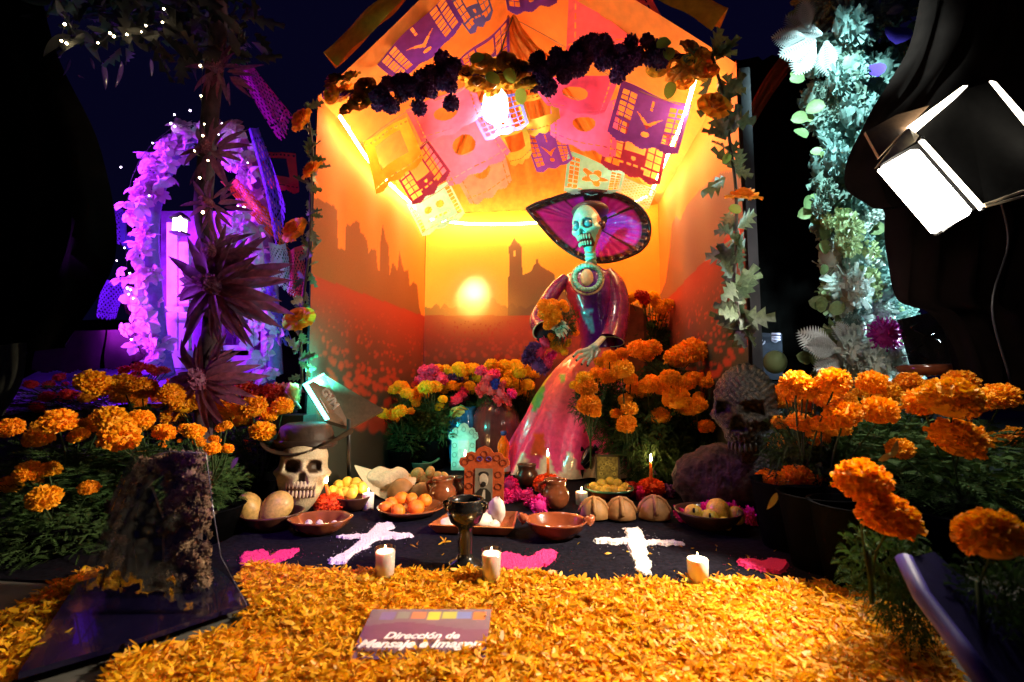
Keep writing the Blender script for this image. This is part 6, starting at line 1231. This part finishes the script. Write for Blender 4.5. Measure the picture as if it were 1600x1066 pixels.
for x, y, a, L in [(110, 92, .3, .11), (140, 90, -.5, .09), (160, 98, -.25, .18), (190, 96, .1, .16), (235, 92, -.2, .11), (122, 118, -1.1, .05)]: into(cn, 'violet_pendant', leafmesh('violet_pendant', m_pv, 'lance', 1, .10, .05) if 'violet_pendant' not in bpy.data.meshes else bpy.data.meshes['violet_pendant'], PY(x, y, 2.28), (-math.pi/2, a, 0), L)
fl = thing('fairy_lights', 'string of tiny warm fairy lights winding through the top left foliage and spiky post', 'fairy lights', tuple(PY(330, 60, 2.2)))
FLP = [(101, 38), (96, 64), (104, 68), (153, 67), (172, 52), (178, 57), (198, 54), (221, 50), (228, 40), (254, 35), (256, 14), (313, 103), (318, 88), (314, 150), (319, 194), (317, 212), (304, 236), (325, 251), (317, 332), (282, 340), (280, 360), (312, 278)]
LM = MB().add(*ball((0, 0, 0), 1, 8, 6)).mesh('light_bead', emit_mat('fairy_glow', (1, .78, .42), 22))
for x, y in FLP: into(fl, 'light_bead', LM, PY(x, y, 2.13), (0, 0, 0), random.uniform(.0035, .0065)*(1.9 if y == 332 else 1))
part(fl, MB().add(*tube(spline([PY(x, y, 2.14) for x, y in FLP[:18]], 4), .0012, 4)), 'wire', m_blk)
f2 = thing('fairy_lights', 'tiny violet white fairy lights scattered over the flower arch', 'fairy lights', tuple(PY(320, 300, V1-.25))); LV = MB().add(*ball((0, 0, 0), 1, 8, 6)).mesh('light_bead', emit_mat('violet_bead', (.9, .7, 1), 9))
for k in range(26):
    p = ap[int(random.random()*(len(ap)-1))]; into(f2, 'light_bead', LV, p+np.array((random.gauss(0, .08), -.26, random.gauss(0, .07))), (0, 0, 0), random.uniform(.004, .008))
part(f2, MB().add(*tube(ap[::6]+np.array((0, -.24, 0)), .0015, 4)), 'wire', m_blk)
# paper doll in yellow by the cyan lamp
t = thing('paper_figure', 'small crumpled yellow and white paper figure left of the cyan lamp', 'paper figure', tuple(PY(456, 640, 2.7))); 
part(t, MB().add(*ball(PY(457, 618, 2.7), (.045, .03, .07), 12, 9, .16)), 'paper_body', mat('crumpled_yellow', (.75, .42, .12), .7, bump=1.))
for a in ((440, 640), (470, 638), (445, 612)): part(t, MB().add(*tube([PY(457, 622, 2.69), PY(a[0], a[1], 2.68)], [.014, .005], 7)), 'paper_limb', mat('pale_paper_limb', (.75, .6, .5), .7))
tag(MB().add(*slab([(-.12, 0), (.12, 0), (.12, .06), (-.12, .06)], .15, PY(466, 662, 2.8), (1, 0, 0), (0, 0, 1))).build('dark_case', m_blk, smooth=False), 'dark case under the paper figure', 'case')
# ---------------------------------------------------------------- unseen stand-in lamps added for coloured light, out of frame and behind drapes
def flood(label, loc, tgt, e, col, ang, sz=.06):
    t = thing('unseen_flood', label, 'unseen_flood', tuple(loc)); d = np.array(tgt)-np.array(loc); d = d/np.linalg.norm(d)
    part(t, MB().add(*tube([np.array(loc)-d*.16, np.array(loc)-d*.02], [.05, .08], 14)), 'lamp_housing', m_blk); area('unseen_flood_beam', loc, tgt, sz, e, col, t, (ang, .5)); return t
flood('unseen violet flood lamp lighting the flower arch from the left', (-4.3, 2.75, 2.7), PY(330, 420, V1), 300, (.34, .03, 1.), 78)
flood('unseen violet flood lamp low in front of the flower arch', (-4.1, 2.9, .9), PY(340, 380, V1), 150, (.48, .04, 1.), 78)
flood('unseen violet flood lamp left of the frame lighting the spiky leaf rosettes', (-3.4, 1.9, 1.5), PY(330, 400, 2.3), 45, (.45, .06, 1.), 32)
flood('unseen violet flood lamp behind the left black drape lighting the paper banners', (-5.0, 3.0, 1.5), PY(200, 400, 4.2), 60, (.42, .04, 1.), 80)
flood('unseen violet flood lamp above the camera spilling on the left side of the cloth', (-.75, .25, 2.5), PZ(520, 850), 110, (.36, .06, 1.), 19)
flood('unseen cold white flood lamp behind the black drape lighting the flower column from the right', PY(1700, 520, 3.3), PY(1350, 500, FY), 190, (.62, .92, 1.), 56)
flood('unseen cold white flood lamp above the frame lighting the pale flower column', (1.0, 1.8, 3.1), PY(1318, 230, FY), 210, (.60, .96, .95), 46)
# ---------------------------------------------------------------- plastic wrapped arch in the left foreground
pw = thing('wrapped_arch', 'arch of dried brown flowers under clear plastic on a navy board in the left foreground', 'ornament', tuple(PZ(250, 960)))
PYd = 1.5
m_dry = [mat('dried_flower', (.10, .055, .03), .8, rnd=.35, bump=.4), mat('dried_flower_pale', (.17, .10, .06), .8, rnd=.3, bump=.4)]; DF = [bloom_mesh('dried_flower', m, 60, 100+k, width=.45, jit=.2, cover=1.9, flat=.9) for k, m in enumerate(m_dry)]
segs = [([(170, 940), (172, 880), (182, 810), (205, 750), (240, 722), (275, 718)], 60, 16), ([(282, 716), (290, 760), (292, 810), (290, 860), (282, 905), (255, 935), (205, 945)], 230, 36)]
for path, n, w in segs:
    sp = spline([(x, y, 0) for x, y in path], 14)
    for k in range(n):
        c_ = sp[int((k+.5)/n*(len(sp)-1))]; into(pw, 'dried_flower', random.choice([DF[0], DF[0], DF[1]]), PY(c_[0]+random.uniform(-w, w), c_[1]+random.uniform(-10, 10), PYd-.03+random.uniform(-.03, .05)), R3(), random.uniform(.012, .023))
part(pw, MB().add(*slab([(0, 0), (.20, 0), (.18, .28), (.13, .38), (.06, .38), (.01, .26)], .01, PY(176, 935, PYd+.06), (1, 0, 0), (0, 0, 1))), 'dark_inside_sheet', mat('dark_inside_sheet', (.012, .008, .008), .9), False)  # added dark sheet that keeps the inside of the arch dark
part(pw, MB().add(*tube(spline([PY(x, y, PYd+.04) for x, y in [(200, 930), (192, 850), (205, 770), (245, 728), (285, 735), (296, 800), (292, 900)]], 6), .04, 8)), 'arch_core', mat('arch_core', (.03, .02, .018), .8))
z_ = .03; B_ = [PZ(28, 1062, z_), PZ(200, 1012, z_), PZ(388, 948, z_), PZ(352, 905, z_), PZ(325, 885, z_), PZ(160, 905, z_), PZ(118, 918, z_)]
part(pw, MB().add(*poly_world(B_, .014)), 'navy_board', mat('navy_gloss', (.006, .004, .022), .2, coat=.5, scale=8), False)
cl_ = clear_plastic('wrap_plastic', (.95, .92, .95), .24); rows = [([(206, 706), (180, 770), (150, 850), (120, 930)], [(322, 708), (330, 770), (336, 840), (386, 946)])]
A_ = spline([PY(x, y, 1.42+.0*k) for k, (x, y) in enumerate(rows[0][0])], 8); B2 = spline([PY(x, y, 1.42-.02*k) for k, (x, y) in enumerate(rows[0][1])], 8); V = []
for i in range(30):
    for j in range(len(A_)):
        u_ = i/29; p = A_[j]*(1-u_)+B2[j]*u_; p = p+np.array((0, -.07*math.sin(math.pi*u_)+.006*math.sin(u_*40+j*.6), .01*math.sin(u_*9)*(j == 0))); V.append(p)
part(pw, MB().add(V, gridf(30, len(A_))), 'plastic_wrap', cl_)
part(pw, MB().add(*tube([PY(206, 706, 1.42), PY(240, 704, 1.36), PY(290, 707, 1.36), PY(322, 708, 1.42), PY(332, 790, 1.40), PY(345, 870, 1.38), PY(386, 946, 1.36)], .0013, 5)), 'plastic_edge', mat('plastic_edge', (.10, .09, .12), .1, coat=1))
# ---------------------------------------------------------------- dark blue rail, pots, right foreground
rl = thing('blue_rail', 'dark blue painted board edge leaning at the lower right', 'board', tuple(PZ(1480, 960)))
part(rl, MB().add(*tube([PQ(1412, 872, 1.05), PQ(1440, 930, .98), PQ(1500, 1010, .88), PQ(1570, 1110, .78)], [.016, .017, .017, .017], 10)), 'rail', mat('blue_paint', (.035, .02, .22), .55, scale=14, vary=.3))
part(rl, MB().add(*poly_world([PQ(1420, 872, 1.07), PQ(1460, 862, 1.10), PQ(1720, 1100, .95), PQ(1585, 1120, .79)], .01)), 'board', mat('dark_blue_panel', (.006, .004, .03), .8, ior=1.1), False)
for i, (x, y) in enumerate([(1235, 868), (1290, 905), (1352, 935)]):
    c, u = FL(x, y); o = ob('flower_pot', POTM, None, tuple(c+np.array((.05, .12, 0))), sc=(.95, .95, 1.1)); tag(o, ['black flower pot at the right end of the cloth, farthest back', 'black flower pot in the middle of three at the right', 'black flower pot nearest, beside the blue rail'][i], 'pot', 'black pots at the right')
for x, y, a in [(1214, 770, 3.6), (1372, 720, 1.1), (1392, 715, .5), (372, 715, 3.8)]:
    o = ob('pale_leaf', leafmesh('pale_leaf', mat('pale_leaf', (.35, .38, .22), .5), 'lance', 1, .16, .2) if 'pale_leaf' not in bpy.data.meshes else bpy.data.meshes['pale_leaf'], None, tuple(PQ(x, y, 1.35 if x > 800 else 1.7)), (math.pi/2, a, 0), .055); tag(o, 'single pale leaf at image place %s' % {1214: 'left of the lower right marigolds', 1372: 'above the large glossy marigolds', 1392: 'beside the upper pale leaf at the right', 372: 'among the marigolds left of the skull'}[x], 'leaf')
    o['label'] = o['label'].replace('at image place ', '')
S.render.resolution_x = 1024; S.render.resolution_y = 682
